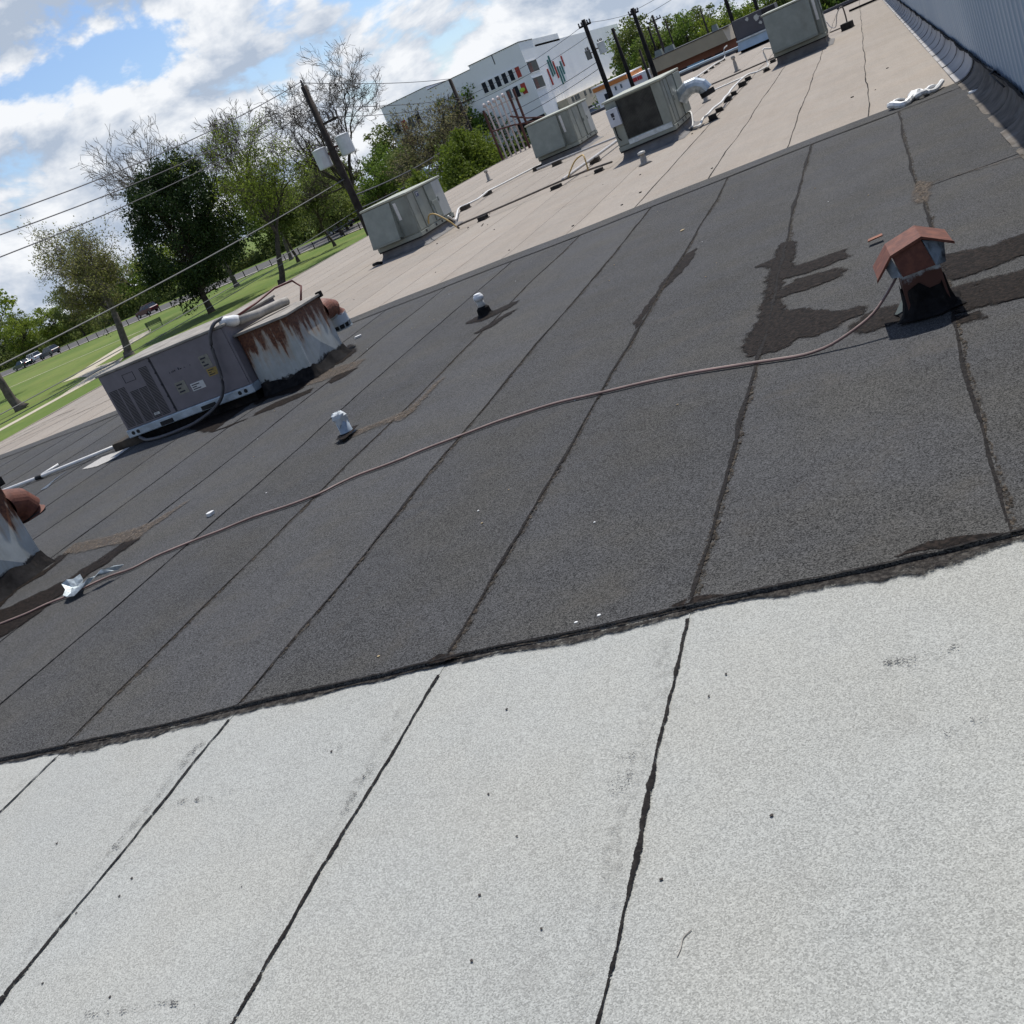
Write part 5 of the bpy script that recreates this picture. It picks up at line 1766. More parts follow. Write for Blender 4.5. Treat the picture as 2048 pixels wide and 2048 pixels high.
sheet_poly('ground', [(-2500, -1500), (2500, -1500), (2500, 3500), (-2500, 3500)], GZ - 0.02, M['grass'])
sheet_poly('parking_lot', [(-46, 64), (30, 64), (30, 240), (-46, 240)], GZ - 0.014, M['asphalt'])
sheet_poly('rear_alley', [(-26, -40), (-17.8, -40), (-17.8, 63.9), (-26, 63.9)], GZ - 0.010, M['asphalt'])
sheet_poly('street', [(-400, 221.5), (-60, 132.5), (-46.2, 128.8), (-46.2, 152), (-60, 156), (-400, 246)], GZ - 0.012, M['asphalt'])
sheet_poly('street_kerb', [(-400, 220.3), (-60, 131.3), (-46.2, 127.6), (-46.2, 128.75), (-60, 132.45), (-400, 221.45)], GZ + 0.09, M['kerb'])
sheet_poly('sidewalk', [(-62.6, 20), (-60.9, 20), (-60.9, 70), (-61.2, 74), (-62.6, 74)], GZ - 0.004, M['concrete'])
sheet_poly('park_path', [(-62.65, 66), (-62.65, 73.5), (-66, 78.5), (-72, 81.4), (-74.0, 88.0), (-77.5, 95), (-80.2, 101.5), (-83.8, 106.4), (-84.8, 104.0), (-82.4, 98.5), (-79.8, 92.2), (-77.6, 87), (-74.6, 81.2), (-74.4, 79.2), (-71, 77.6), (-66, 73.4), (-63.6, 68)], GZ - 0.002, M['concrete'])
sheet_poly('footpath', [(-113, 109.7), (-92.2, 112.0), (-88, 111.2), (-88, 111.7), (-92.2, 112.6), (-113, 110.4)], GZ - 0.006, M['concrete'])

# =================================================================== trees
def grow(rng, segs, tips, p, d, L, r, lev, maxlev, spread, trop, ratio, nlat):
    n = 4 if lev < 2 else 3
    q = p.copy()
    for i in range(n):
        d = d + rng.normal(0, 0.11 + 0.035 * lev, 3) + np.array([0, 0, trop])
        d = d / np.linalg.norm(d)
        e = q + d * (L / n)
        r2 = r * (1 - 0.30 / n * (1 + 0.4 * (lev == maxlev)))
        segs.append((q.copy(), e.copy(), r, r2, lev))
        q, r = e, r2
        if lev < maxlev and lev > 0 and i < n - 1 and rng.random() < nlat:
            child(rng, segs, tips, q, d, L * rng.uniform(0.45, 0.65), r * 0.55, lev + 1, maxlev, spread * 1.15, trop, ratio, nlat)
    if lev < maxlev:
        k = 2 if rng.random() < 0.45 else 3
        if lev == 0:
            k = 4
        for _ in range(k):
            child(rng, segs, tips, q, d, L * ratio * rng.uniform(0.8, 1.15), r * 0.72, lev + 1, maxlev, spread, trop, ratio, nlat)
    else:
        tips.append(q.copy())


def child(rng, segs, tips, q, d, L, r, lev, maxlev, spread, trop, ratio, nlat):
    ax = rng.normal(0, 1, 3)
    ax -= d * (ax @ d)
    ax /= np.linalg.norm(ax) + 1e-9
    a = spread * rng.uniform(0.55, 1.25)
    grow(rng, segs, tips, q, d * math.cos(a) + ax * math.sin(a), L, r, lev, maxlev, spread, trop, ratio, nlat)


def limb_mesh(segs, min_r=0.0):
    V, F = [], []
    for (p, q, ra, rb, lev) in segs:
        n = 7 if lev == 0 else (5 if lev < 3 else 3)
        ra, rb = max(ra, min_r), max(rb, min_r)
        t = q - p
        t = t / (np.linalg.norm(t) + 1e-9)
        ref = np.array([0, 0, 1.0]) if abs(t[2]) < 0.9 else np.array([1.0, 0, 0])
        a = np.cross(t, ref)
        a /= np.linalg.norm(a)
        b = np.cross(t, a)
        k = len(V)
        for c, r in ((p - t * r_over(ra), ra), (q, rb)):
            for j in range(n):
                an = 2 * math.pi * j / n
                V.append(tuple(c + (a * math.cos(an) + b * math.sin(an)) * r))
        for j in range(n):
            j2 = (j + 1) % n
            F.append((k + j, k + j2, k + n + j2, k + n + j))
    return V, F


def r_over(r):
    return r * 0.4


def leaf_mesh(rng, cen, size, aspect=0.6, droop=0.0):
    n = len(cen)
    u = rng.normal(0, 1, (n, 3))
    u /= np.linalg.norm(u, axis=1)[:, None]
    w = rng.normal(0, 1, (n, 3))
    w -= u * (u * w).sum(1)[:, None]
    w /= np.linalg.norm(w, axis=1)[:, None]
    s = size * rng.uniform(0.55, 1.35, n)[:, None]
    a, b = u * s, w * s * aspect
    V = np.empty((n, 4, 3))
    V[:, 0] = cen - a
    V[:, 1] = cen + b * 0.9 - a * 0.1
    V[:, 2] = cen + a
    V[:, 3] = cen - b * 0.9 - a * 0.1
    return V.reshape(-1, 3)


def quads_object(name, V, m, parent):
    me = bpy.data.meshes.new(name)
    n = len(V) // 4
    me.vertices.add(len(V))
    me.vertices.foreach_set('co', V.astype(np.float32).ravel())
    me.loops.add(n * 4)
    me.loops.foreach_set('vertex_index', np.arange(n * 4, dtype=np.int32))
    me.polygons.add(n)
    me.polygons.foreach_set('loop_start', np.arange(0, n * 4, 4, dtype=np.int32))
    me.polygons.foreach_set('loop_total', np.full(n, 4, dtype=np.int32))
    me.update(calc_edges=True)
    return link(name, me, m, parent)


def tree(label, x, y, H, seed, spread=0.55, trunk=0.28, maxlev=5, ratio=0.72, trop=0.05, nlat=0.5, r0=None, bark='bark', leaf=None, nleaf=0, lsize=0.16, lsd=0.5, lean=(0, 0), group=None, name='tree', cat='tree', min_r=0.012, keep=1.0):
    rng = np.random.default_rng(seed)
    t = thing(name, label, cat, (x, y, GZ), 0, group)
    segs, tips = [], []
    d = np.array([lean[0], lean[1], 1.0])
    d /= np.linalg.norm(d)
    r0 = r0 or H * 0.022
    L0 = H * trunk
    grow(rng, segs, tips, np.zeros(3), d, L0, r0, 0, maxlev, spread, trop, ratio, nlat)
    ztop = max(s[1][2] for s in segs)
    k = H / ztop
    segs = [(a * k, b * k, ra, rb, lv) for a, b, ra, rb, lv in segs]
    tips = [p * k for p in tips]
    # root flare
    segs.insert(0, (np.array([0, 0, -0.1]), segs[0][0] + np.array([0, 0, 0.5]), r0 * 1.7, r0 * 1.05, 0))
    tr = [s for s in segs if s[4] == 0]
    br = [s for s in segs if s[4] > 0]
    for nm, ss in (('trunk', tr), ('limbs', br)):
        V, F = limb_mesh(ss, min_r if nm == 'limbs' else 0)
        mb = MB()
        mb.v, mb.f = V, F
        mb.build(nm, M[bark], t, smooth=True)
    if leaf:
        T = np.array(tips)
        if keep < 1:
            T = T[rng.random(len(T)) < keep]
        per = max(1, nleaf // len(T))
        c = np.repeat(T, per, axis=0) + rng.normal(0, lsd, (len(T) * per, 3))
        # leaves also along the outer twigs
        out = [s for s in segs if s[4] >= maxlev - 1]
        m_ = len(c) // 3
        idx = rng.integers(0, len(out), m_)
        fr = rng.random(m_)[:, None]
        P0 = np.array([out[i][0] for i in idx])
        P1 = np.array([out[i][1] for i in idx])
        c2 = P0 + (P1 - P0) * fr + rng.normal(0, lsd * 0.6, (m_, 3))
        quads_object('crown', leaf_mesh(rng, np.vstack([c, c2]), lsize), M[leaf], t)
    return t


def clump_tree(label, x, y, H, W, seed, leaf, nclump, per, lsize, base=0.15, bark='bark', group=None, name='tree', spiky=0.0, cr=0.16, cat='tree', lean=(0.0, 0.0)):
    """dense crown: leaf clumps spread through an uneven volume, gaps between them"""
    rng = np.random.default_rng(seed)
    t = thing(name, label, cat, (x, y, GZ), 0, group)
    C_ = []
    while len(C_) < nclump:
        p = rng.uniform(-1, 1, 3)
        q = np.linalg.norm(p)
        if q > 1 or q < 0.35 and rng.random() < 0.7:
            continue
        z = (p[2] * 0.5 + 0.5)
        wv = 1.0 + 0.22 * math.sin(3 * math.atan2(p[1], p[0]) + seed) * math.sin(5 * z + seed)
        C_.append((p[0] * W / 2 * wv * (1 - spiky * z * 0.55), p[1] * W / 2 * wv * (1 - spiky * z * 0.55), H * (base + (1 - base) * z)))
    C_ = np.array(C_)
    C_[:, 0] += C_[:, 2] * lean[0]
    C_[:, 1] += C_[:, 2] * lean[1]
    segs = [(np.zeros(3) - np.array([0, 0, .1]), np.array([0, 0, H * 0.12]), H * 0.030, H * 0.019, 0)]
    top = np.array([0, 0, H * 0.12])
    for z in (0.3, 0.5, 0.72):
        e = np.array([rng.normal(0, .02 * W) + H * z * lean[0], rng.normal(0, .02 * W) + H * z * lean[1], H * z])
        segs.append((top, e, H * 0.019 * (1 - z * 0.6), H * 0.019 * (1 - z * 0.9), 0))
        top = e
    lim = []
    for c in C_[::max(1, nclump // 42)]:
        z0 = np.array([0, 0, max(H * 0.12, c[2] * 0.62)])
        mid = (z0 + c) / 2 + np.array([0, 0, -0.02 * H])
        lim += [(z0, mid, H * 0.006, H * 0.004, 2), (mid, c, H * 0.004, H * 0.0015, 3)]
    for nm, ss in (('trunk', segs), ('limbs', lim)):
        V, F = limb_mesh(ss)
        mb = MB()
        mb.v, mb.f = V, F
        mb.build(nm, M[bark], t, smooth=True)
    rad = cr * W * rng.uniform(0.5, 1.1, len(C_))
    pts = np.repeat(C_, per, axis=0)
    g = rng.normal(0, 1, (len(pts), 3))
    g /= np.linalg.norm(g, axis=1)[:, None]
    g *= (rng.random(len(pts)) ** 0.45)[:, None]
    g[:, 2] *= 0.75 + spiky * 0.7
    pts = pts + g * np.repeat(rad, per)[:, None]
    quads_object('crown', leaf_mesh(rng, pts, lsize), M[leaf], t)
    return t


tree('broad olive-budding tree standing between the parked cars and the evergreen', -64.6, 77.6, 13.8, 11, spread=0.62, trunk=0.21, maxlev=6, ratio=0.75, trop=0.03, nlat=0.6, r0=0.38, leaf='leaf_olive', nleaf=15000, lsize=0.095, lsd=0.34, min_r=0.012, bark='bark_pale', lean=(0.14, 0.06))
clump_tree('large dark evergreen tree in the middle of the park', -63.6, 90.2, 14.6, 13.0, 9, 'leaf_evergreen', 250, 170, 0.14, 0.08, spiky=0.55, cr=0.095, lean=(0.14, 0.06))
tree('spring-green tree with loose branches right of the dark evergreen', -53.4, 87.6, 15.0, 23, spread=0.52, trunk=0.24, maxlev=6, ratio=0.74, trop=0.05, nlat=0.5, r0=0.30, leaf='leaf_spring', nleaf=12000, lsize=0.088, lsd=0.42, keep=0.55, lean=(0.34, 0.16))
tree('tall bare tree right behind the pole with two white transformers', -52.0, 106.0, 19.5, 31, spread=0.50, trunk=0.15, maxlev=7, ratio=0.77, trop=0.055, nlat=0.40, r0=0.42, min_r=0.016)
tree('tall leafless tree showing above the left side of the evergreen', -79.6, 120.4, 22.5, 42, spread=0.40, trunk=0.32, maxlev=6, ratio=0.74, trop=0.06, nlat=0.5, r0=0.33, bark='bark_pale', min_r=0.022)
tree('slim leafless tree showing above the right side of the evergreen', -76.5, 130.4, 21.0, 57, spread=0.34, trunk=0.38, maxlev=6, ratio=0.70, trop=0.08, nlat=0.45, r0=0.26, bark='bark_pale', min_r=0.022)
clump_tree('bright green tree at the left edge of the picture', -92.5, 90.5, 16.0, 9.5, 8, 'leaf_spring', 80, 120, 0.20, 0.28, cr=0.17)
tree('thin young tree by the street kerb near the brick house', -62.5, 117.0, 8.5, 61, spread=0.45, trunk=0.32, maxlev=5, ratio=0.72, nlat=0.5, r0=0.17, leaf='leaf_mixed', nleaf=2600, lsize=0.15, lsd=0.4)
tree('young budding tree by the street kerb left of the thin one', -67.5, 116.3, 9.5, 66, spread=0.55, trunk=0.28, maxlev=5, ratio=0.74, nlat=0.5, r0=0.19, leaf='leaf_mixed', nleaf=5200, lsize=0.16, lsd=0.5)
tree('pale budding tree in front of the white building', -25.2, 66.5, 8.4, 71, spread=0.62, trunk=0.26, maxlev=6, ratio=0.74, trop=0.02, nlat=0.5, r0=0.17, leaf='leaf_bud', nleaf=5200, lsize=0.075, lsd=0.22)
# thick trunk stub at the far left
tb = thing('trunk_stub', 'thick bare trunk cut off short at the left edge of the lawn', 'tree trunk', (-69.4, 68.0, GZ))
mb = MB()
mb.tube([(0.25, 0.2, -0.1), (0.12, 0.1, 0.35), (0.0, 0, 1.0), (-0.05, 0, 2.4), (-0.08, 0, 4.0)], [0.75, 0.46, 0.36, 0.33, 0.31], 12)
mb.build('trunk', M['bark_pale'], tb, smooth=True)
mb = MB()
mb.tube([(-0.08, 0, 4.0), (-0.08, 0, 4.03)], 0.30, 12)
mb.build('cut_face', M['tan_light'], tb)
# hedge behind the roof edge
def shrub(label, x, y, H, Wx, Wy, seed, leaf, n, lsize, name='shrub'):
    rng = np.random.default_rng(seed)
    t = thing(name, label, 'shrub', (x, y, GZ))
    th, ph, rr = rng.uniform(0, 6.283, n), rng.uniform(-0.2, 1.5708, n), rng.random(n) ** 0.25
    bump_ = 1 + 0.17 * np.sin(5 * th + seed) * np.sin(4 * ph + 1) + 0.10 * np.sin(11 * th) * np.sin(9 * ph + seed)
    P = np.stack([np.cos(th) * np.cos(ph) * Wx / 2 * rr * bump_, np.sin(th) * np.cos(ph) * Wy / 2 * rr * bump_, H * 0.35 + np.sin(ph) * H * 0.65 * rr * bump_], 1)
    quads_object('crown', leaf_mesh(rng, P, lsize), M[leaf], t)
    segs = []
    for i in range(14):
        a = P[rng.integers(0, n)] * 0.85
        b = np.array([rng.normal(0, .3), rng.normal(0, .3), 0])
        segs.append((b, a, 0.05, 0.015, 2))
    V, F = limb_mesh(segs)
    mb = MB()
    mb.v, mb.f = V, F
    mb.build('stems', M['bark'], t)
    return t


shrub('big rounded green hedge bush right behind the roof edge', -20.7, 56.5, 5.25, 3.0, 10.5, 5, 'leaf_hedge', 26000, 0.085)
shrub('smaller green bush at the left end of the hedge bush', -21.2, 50.2, 4.4, 2.4, 4.2, 6, 'leaf_hedge', 8000, 0.085)

# far trees: a few kinds, copied
kinds = [clump_tree('x', 0, 0, 12, 10, 101, 'leaf_green', 60, 90, 0.26, 0.12, cr=0.2), clump_tree('x', 0, 0, 13, 9, 102, 'leaf_mixed', 60, 85, 0.26, 0.12, cr=0.2), clump_tree('x', 0, 0, 11, 10, 103, 'leaf_spring', 55, 85, 0.26, 0.10, cr=0.2)]
far = []
rt = random.Random(17)
for i in range(17):                                   # beyond the street on the left
    s = i / 16
    far.append((-205 + 150 * s + rt.uniform(-3, 3), 199 - 36 * s + rt.uniform(0, 9), rt.choice([0, 1, 1, 2]), rt.uniform(0.8, 1.2), 'beyond the street'))
for (x, y, k, s) in ((-72, 138, 1, 0.72), (-66, 143, 0, 0.66), (-60, 141, 1, 0.58), (-77, 150, 2, 0.80), (-70, 158, 0, 0.75), (-63, 160, 1, 0.6), (-84, 160, 1, 0.9)):
    far.append((x, y, k, s, 'beside the white building'))
for (x, y, k, s) in ((-28.3, 154, 1, 0.80), (-30.5, 165, 0, 0.82), (-26.0, 150, 0, 0.62), (-24, 142, 1, 0.60), (-22, 146, 1, 0.64), (-20, 140, 0, 0.63), (-18.2, 143, 1, 0.60), (-16.4, 138, 2, 0.60), (-14.5, 141, 0, 0.56), (-12.5, 137, 2, 0.52), (-10.5, 140, 0, 0.55), (-8.2, 138, 1, 0.55), (-6, 141, 0, 0.56), (-3.5, 139, 1, 0.58), (-1, 142, 0, 0.6)):
    far.append((x, y, k, s, 'behind the tan building'))
kindname = ['green', 'dull mixed-green', 'bright spring-green']
used = set()
far.sort(key=lambda q: math.atan2(q[0], q[1]))
count = {}
for q in far:
    count[(q[2], q[4])] = count.get((q[2], q[4]), 0) + 1
seen = {}
for i, (x, y, k, s, where) in enumerate(far):
    lab = {'beyond the street': '%s tree in the wooded row beyond the street', 'beside the white building': '%s tree in the wood left of the white building', 'behind the tan building': '%s tree in the wood behind the tan-roofed shop'}[where] % kindname[k]
    grp = '%s trees %s' % (kindname[k], where)
    n_ = seen.get((k, where), 0)
    seen[(k, where)] = n_ + 1
    if count[(k, where)] > 1:
        lab += ', leftmost one' if n_ == 0 else ', %s from left' % ORD[n_]
    if k not in used:
        used.add(k)
        o = kinds[k]
        o.location = (x, y, GZ)
        o['label'] = lab
        o['group'] = grp
    else:
        o = copy_tree(kinds[k], (x, y, GZ), rt.uniform(0, 6.28), lab, grp)
    o.scale = (s * rt.uniform(0.9, 1.15), s * rt.uniform(0.9, 1.15), s)
    o.rotation_euler = (0, 0, rt.uniform(0, 6.28))

# undergrowth massed under the far wood
rng_ = np.random.default_rng(77)
nU = 26000
s_ = rng_.random(nU)
ux = -215 + 166 * s_ + rng_.normal(0, 1.2, nU)
uy = 199 - 42 * s_ + rng_.uniform(-2, 7, nU) + 6
uz = GZ + (rng_.random(nU) ** 1.6) * (3.2 + 1.6 * np.sin(s_ * 37) + 1.2 * np.sin(s_ * 91))
under = quads_object('undergrowth', leaf_mesh(rng_, np.stack([ux, uy, uz], 1), 0.34), M['leaf_mixed'], None)
under['kind'] = 'stuff'
under['label'] = 'dull green undergrowth massed beneath the far wood'
nU = 7000
s_ = rng_.random(nU)
ux = -32 + 40 * s_
uy = 137 + rng_.uniform(-3, 8, nU)
uz = GZ + (rng_.random(nU) ** 1.4) * (3.6 + 1.0 * np.sin(s_ * 37))
under = quads_object('undergrowth', leaf_mesh(rng_, np.stack([ux, uy, uz], 1), 0.30), M['leaf_green'], None)
under['kind'] = 'stuff'
under['label'] = 'green undergrowth massed behind the tan shop'

# =================================================================== white three-storey building
BX, BY, BT = -47.8, 169.9, 11.0
wb = thing('white_building', 'big white stuccoed building with stepped roofline and red panels', 'building', (BX, BY, GZ))
g0 = 0.0
H1, H2 = BT - GZ, 10.45 - GZ


def rect_x(mb, x0, x1, y0, y1, z0, z1):
    mb.box(x0, x1, y0, y1, z0, z1)


FB = 0.2 - GZ                          # underside of the upper floors on the street side
mb = MB()
mb.box(-24.9, 0, 0.0, 25, FB, H2)
mb.box(-24.9, -5.0, 0.3, 25, 0, FB - 0.002)
mb.box(-8.6, 0, 0, 25, H2 + 0.001, H1)
mb.box(-24.9, -16.4, 0.0, 25, H2 + 0.001, H1 - 0.02)
mb.box(-0.3, 0, 0.5, 8.2, 0, FB - 0.002)
mb.build('walls', M['stucco'], wb)
mb = MB()
mb.box(-24.9, 0.0, 25.002, 77, 0, 10.1 - GZ)
mb.box(-24.9, 0.0, 8.6, 24.998, 10.1 - GZ - 0.3, 10.1 - GZ)
mb.build('rear_wing', M['stucco'], wb)
mb = MB()
mb.box(-5.0, -0.3, 0.6, 6, 0, FB - 0.004)
mb.build('undercroft', M['pane_dark'], wb)
mb = MB()
mb.box(-8.7, 0.08, -0.08, 8.1, H1, H1 + 0.10)
mb.box(-16.38, -8.62, -0.06, 25, H2, H2 + 0.09)
mb.box(-25.0, -16.38, -0.06, 25, H1 - 0.018, H1 + 0.07)
mb.build('coping', M['roof_dark'], wb)
mb = MB()
mb.box(-4.62, -4.48, -0.03, -0.002, 9.6 - GZ, H1 - 0.05)
mb.build('wall_crack', M['roof_dark'], wb)


def window_row(z0, z1, cells, mats, y=-0.0):
    """cells along the street face: list of (x0, x1)"""
    a, b = cells[0][0], cells[-1][1]
    for (x0, x1), m in zip(cells, mats):
        mb = MB()
        mb.box(x0, x1, -0.05, 0.002, z0, z1)
        p = mb.build('window', M[m], wb)
        mb = MB()
        for q in ((x0 - 0.10, x0 - 0.001, z0 - 0.1, z1 + 0.1), (x1 + 0.001, x1 + 0.10, z0 - 0.1, z1 + 0.1), (x0, x1, z1 + 0.001, z1 + 0.12), (x0, x1, z0 - 0.12, z0 - 0.001)):
            mb.box(q[0], q[1], -0.16, -0.002, q[2], q[3])
        mb.build('window_frame', M['stucco_frame'], p)


def cells(a, b, n, gap=0.42):
    w = (b - a - gap * (n - 1)) / n
    return [(a + i * (w + gap), a + i * (w + gap) + w) for i in range(n)]


window_row(6.4 - GZ, 7.95 - GZ, cells(-7.75, -1.2, 6), ['pane_dark'] * 5 + ['red_panel'])
window_row(3.9 - GZ, 5.5 - GZ, cells(-4.55, -1.25, 3), ['pane_grey', 'pane_dark', 'red_panel'])
window_row(6.4 - GZ, 7.95 - GZ, cells(-24.0, -19.1, 4), ['pane_dark', 'red_panel', 'pane_grey', 'pane_dark'])
window_row(3.95 - GZ, 5.5 - GZ, cells(-23.95, -21.7, 2), ['pane_grey', 'red_panel'])
mb = MB()
mb.lathe([(0.25, 4.3 - GZ), (0.45, 4.45 - GZ), (0.45, 4.75 - GZ), (0.2, 4.9 - GZ)], (-1.9, -0.5, 0), 10)
mb.build('lime_sign', M['lime'], wb)
for z0, z1 in ((6.35, 7.95), (3.85, 5.5)):
    mb = MB()
    mb.box(-0.002, 0.05, 0.4, 6.0, z0 - GZ, z1 - GZ)
    p = mb.build('window', M['pane_dark'], wb)
    mb = MB()
    for q in (0.9, 1.5, 2.1):
        mb.box(0.051, 0.07, q, q + 0.08, z0 - GZ, z1 - GZ - 0.2)
    mb.build('louvre_fin', M['red_panel'], p)
    mb = MB()
    mb.box(0.051, 0.12, 0.2, 6.2, z1 - GZ + 0.001, z1 - GZ + 0.12)
    mb.box(0.051, 0.12, 0.2, 6.2, z0 - GZ - 0.12, z0 - GZ - 0.001)
    mb.build('window_frame', M['stucco_frame'], p)
for (y_, z0, z1, m) in ((10.1, 3.5, 6.1, 'red_panel'), (12.1, 4.7, 7.4, 'teal'), (13.5, 4.9, 7.95, 'teal'), (15.0, 4.2, 6.95, 'red_panel'), (16.4, 3.0, 6.0, 'teal'), (18.0, 3.3, 5.9, 'teal'), (19.5, 4.45, 6.6, 'teal'), (21.3, 5.6, 7.35, 'red_panel')):
    mb = MB()
    mb.box(0.003, 0.22, y_ - 0.15, y_ + 0.15, z0 - GZ, z1 - GZ)
    mb.build('coloured_fin', M[m], wb)
mb = MB()
mb.box(0.003, 1.8, 8.6, 60, 0.0, 0.85 - GZ)
mb.build('low_annex', M['cream_wall'], wb)
for y_ in (11.3, 13.6, 15.4, 20.5, 24.5):
    mb = MB()
    mb.box(1.801, 1.84, y_, y_ + 1.4, 0.0 - GZ - 0.1, 0.7 - GZ)
    mb.build('annex_window', M['pane_dark'], wb)

# orange-fronted shop
sh = thing('orange_shop', 'low white shop with an orange fascia beyond the roof end', 'building', (-24.4, 105, GZ))
mb = MB()
mb.box(0, 3.65, 0, 8, 0, 0.6 - GZ)
mb.build('walls', M['stucco'], sh)
mb = MB()
mb.box(-0.1, 3.3, -0.15, 8.1, 0.6 - GZ + 0.001, 0.98 - GZ)
mb.build('fascia', M['orange'], sh)
mb = MB()
mb.box(-0.15, 3.35, -0.2, 8.2, 0.98 - GZ, 1.08 - GZ)
mb.build('coping', M['stucco_frame'], sh)
mb = MB()
mb.box(0.75, 1.25, -0.04, -0.002, -0.35 - GZ, 0.15 - GZ)
mb.build('shop_window', M['pane_dark'], sh)
for x_ in (1.9, 2.45):
    mb = MB()
    mb.box(x_, x_ + 0.14, -0.1, -0.002, 0.05 - GZ, 0.4 - GZ)
    mb.build('wall_light', M['pane_grey'], sh)
rs = thing('red_sign', 'red sign board on a white parapet beside the orange shop', 'sign', (-20.75, 104, GZ))
mb = MB()
mb.box(0, 1.9, 0.1, 4.0, 0, 0.62 - GZ)
mb.build('parapet', M['stucco'], rs)
for (a, b) in ((0.02, 0.62), (0.68, 0.82), (0.86, 1.10)):
    mb = MB()
    mb.box(a, b, 0.0, 0.095, 0.08 - GZ, 0.42 - GZ)
    mb.build('sign_panel', M['sign_red'], rs)

# tan mansard shop
tan = thing('tan_shop', 'low brick shop under a stained tan mansard fascia', 'building', (-18.1, 100, GZ))
mb = MB()
mb.box(0.3, 7.6, 0.9, 12, 0, 0.2 - GZ)
mb.build('brick_walls', M['brick_wall'], tan)
mb = MB()
mb.hexa([(0, 0, 0.12 - GZ), (7.0, 0, 0.12 - GZ), (7.0, 12.5, 0.12 - GZ), (0, 12.5, 0.12 - GZ)], [(0.05, 0.45, 1.2 - GZ), (6.75, 0.45, 1.2 - GZ), (6.75, 12, 1.2 - GZ), (0.05, 12, 1.2 - GZ)])
mb.build('mansard', M['tan_fascia'], tan)
mb = MB()
mb.hexa([(7.005, 0.0, 0.12 - GZ), (8.1, 0.9, 0.12 - GZ), (8.1, 12.5, 0.12 - GZ), (7.005, 12.5, 0.12 - GZ)], [(6.76, 0.45, 1.19 - GZ), (7.5, 1.2, 1.19 - GZ), (7.5, 12, 1.19 - GZ), (6.76, 12, 1.19 - GZ)])
mb.build('mansard_end', M['tan_light'], tan)
mb = MB()
mb.box(-0.02, 7.3, 0.40, 12.2, 1.2 - GZ + 0.001, 1.27 - GZ)
mb.build('coping', M['roof_dark'], tan)
for (x0_, x1_) in ((0.6, 2.0), (2.3, 3.6), (3.9, 5.2), (5.5, 6.4)):
    mb = MB()
    mb.box(x0_, x1_, 0.86, 0.898, -2.6 - GZ, -0.45 - GZ)
    mb.build('shop_window', M['pane_dark'], tan)
for (x_, w_, h_) in ((0.3, 0.7, 0.5), (1.2, 0.9, 0.45), (5.6, 0.55, 0.5)):
    mb = MB()
    mb.hexa([(x_, 3, 1.27 - GZ), (x_ + w_, 3, 1.27 - GZ), (x_ + w_, 4, 1.27 - GZ), (x_, 4, 1.27 - GZ)], [(x_ + 0.1, 3.1, 1.27 + h_ - GZ), (x_ + w_ - 0.05, 3.1, 1.27 + h_ - GZ), (x_ + w_ - 0.05, 3.9, 1.27 + h_ - GZ), (x_ + 0.1, 3.9, 1.27 + h_ - GZ)])
    mb.build('roof_box', M['unit_panel'], tan)
bn = MB()
bn.box(-14.4, -12.95, 96.0, 96.05, -1.35, -0.35)
tag(bn.build('banner', M['banner_print']), 'white banner with a blue and red picture in front of the brick shop', 'banner')
fn = thing('rail_fence', 'thin metal railing in front of the brick shop', 'fence', (-18.3, 95.6, GZ))
for i in range(8):
    mb = MB()
    mb.box(i * 1.15 - 0.03, i * 1.15 + 0.03, -0.03, 0.03, 0, 2.5)
    mb.build('post', M['gas_grey'], fn)
for z_ in (1.3, 2.42):
    mb = MB()
    mb.box(0, 8.05, -0.02, 0.02, z_, z_ + 0.06)
    mb.build('rail', M['gas_grey'], fn)

# brick house and white trailer in the background
bh = thing('brick_house', 'long low brick house with a grey roof beyond the street', 'house', (-97.0, 178.0, GZ), math.radians(-12))
mb = MB()
mb.box(0, 16, 0, 8, 0, 2.6)
mb.build('walls', M['brick_wall'], bh)
mb = MB()
mb.prism([(-0.6, -0.7, 2.6), (-0.6, 8.7, 2.6), (-0.6, 4, 4.7)], (17.2, 0, 0))
mb.build('roof', M['roof_shingle'], bh)
for x_ in (2.0, 6.5, 12.5):
    mb = MB()
    mb.box(x_, x_ + 1.4, -0.05, -0.002, 0.9, 2.1)
    mb.build('window', M['cream_wall'], bh)
mb = MB()
mb.box(9.6, 10.6, -0.05, -0.002, 0, 2.1)
mb.build('door', M['cream_wall'], bh)
wt = thing('white_shed', 'small white shed half hidden behind the trees left of the hedge', 'shed', (-34.2, 80, GZ))
mb = MB()
mb.box(0, 2.3, 0, 3.5, 0, 0.45 - GZ)
mb.build('walls', M['stucco_frame'], wt)
mb = MB()
mb.prism([(-0.15, -0.2, 0.45 - GZ), (2.45, -0.2, 0.45 - GZ), (1.15, -0.2, 0.95 - GZ)], (0, 3.9, 0))
mb.build('roof', M['pale_blue'], wt)

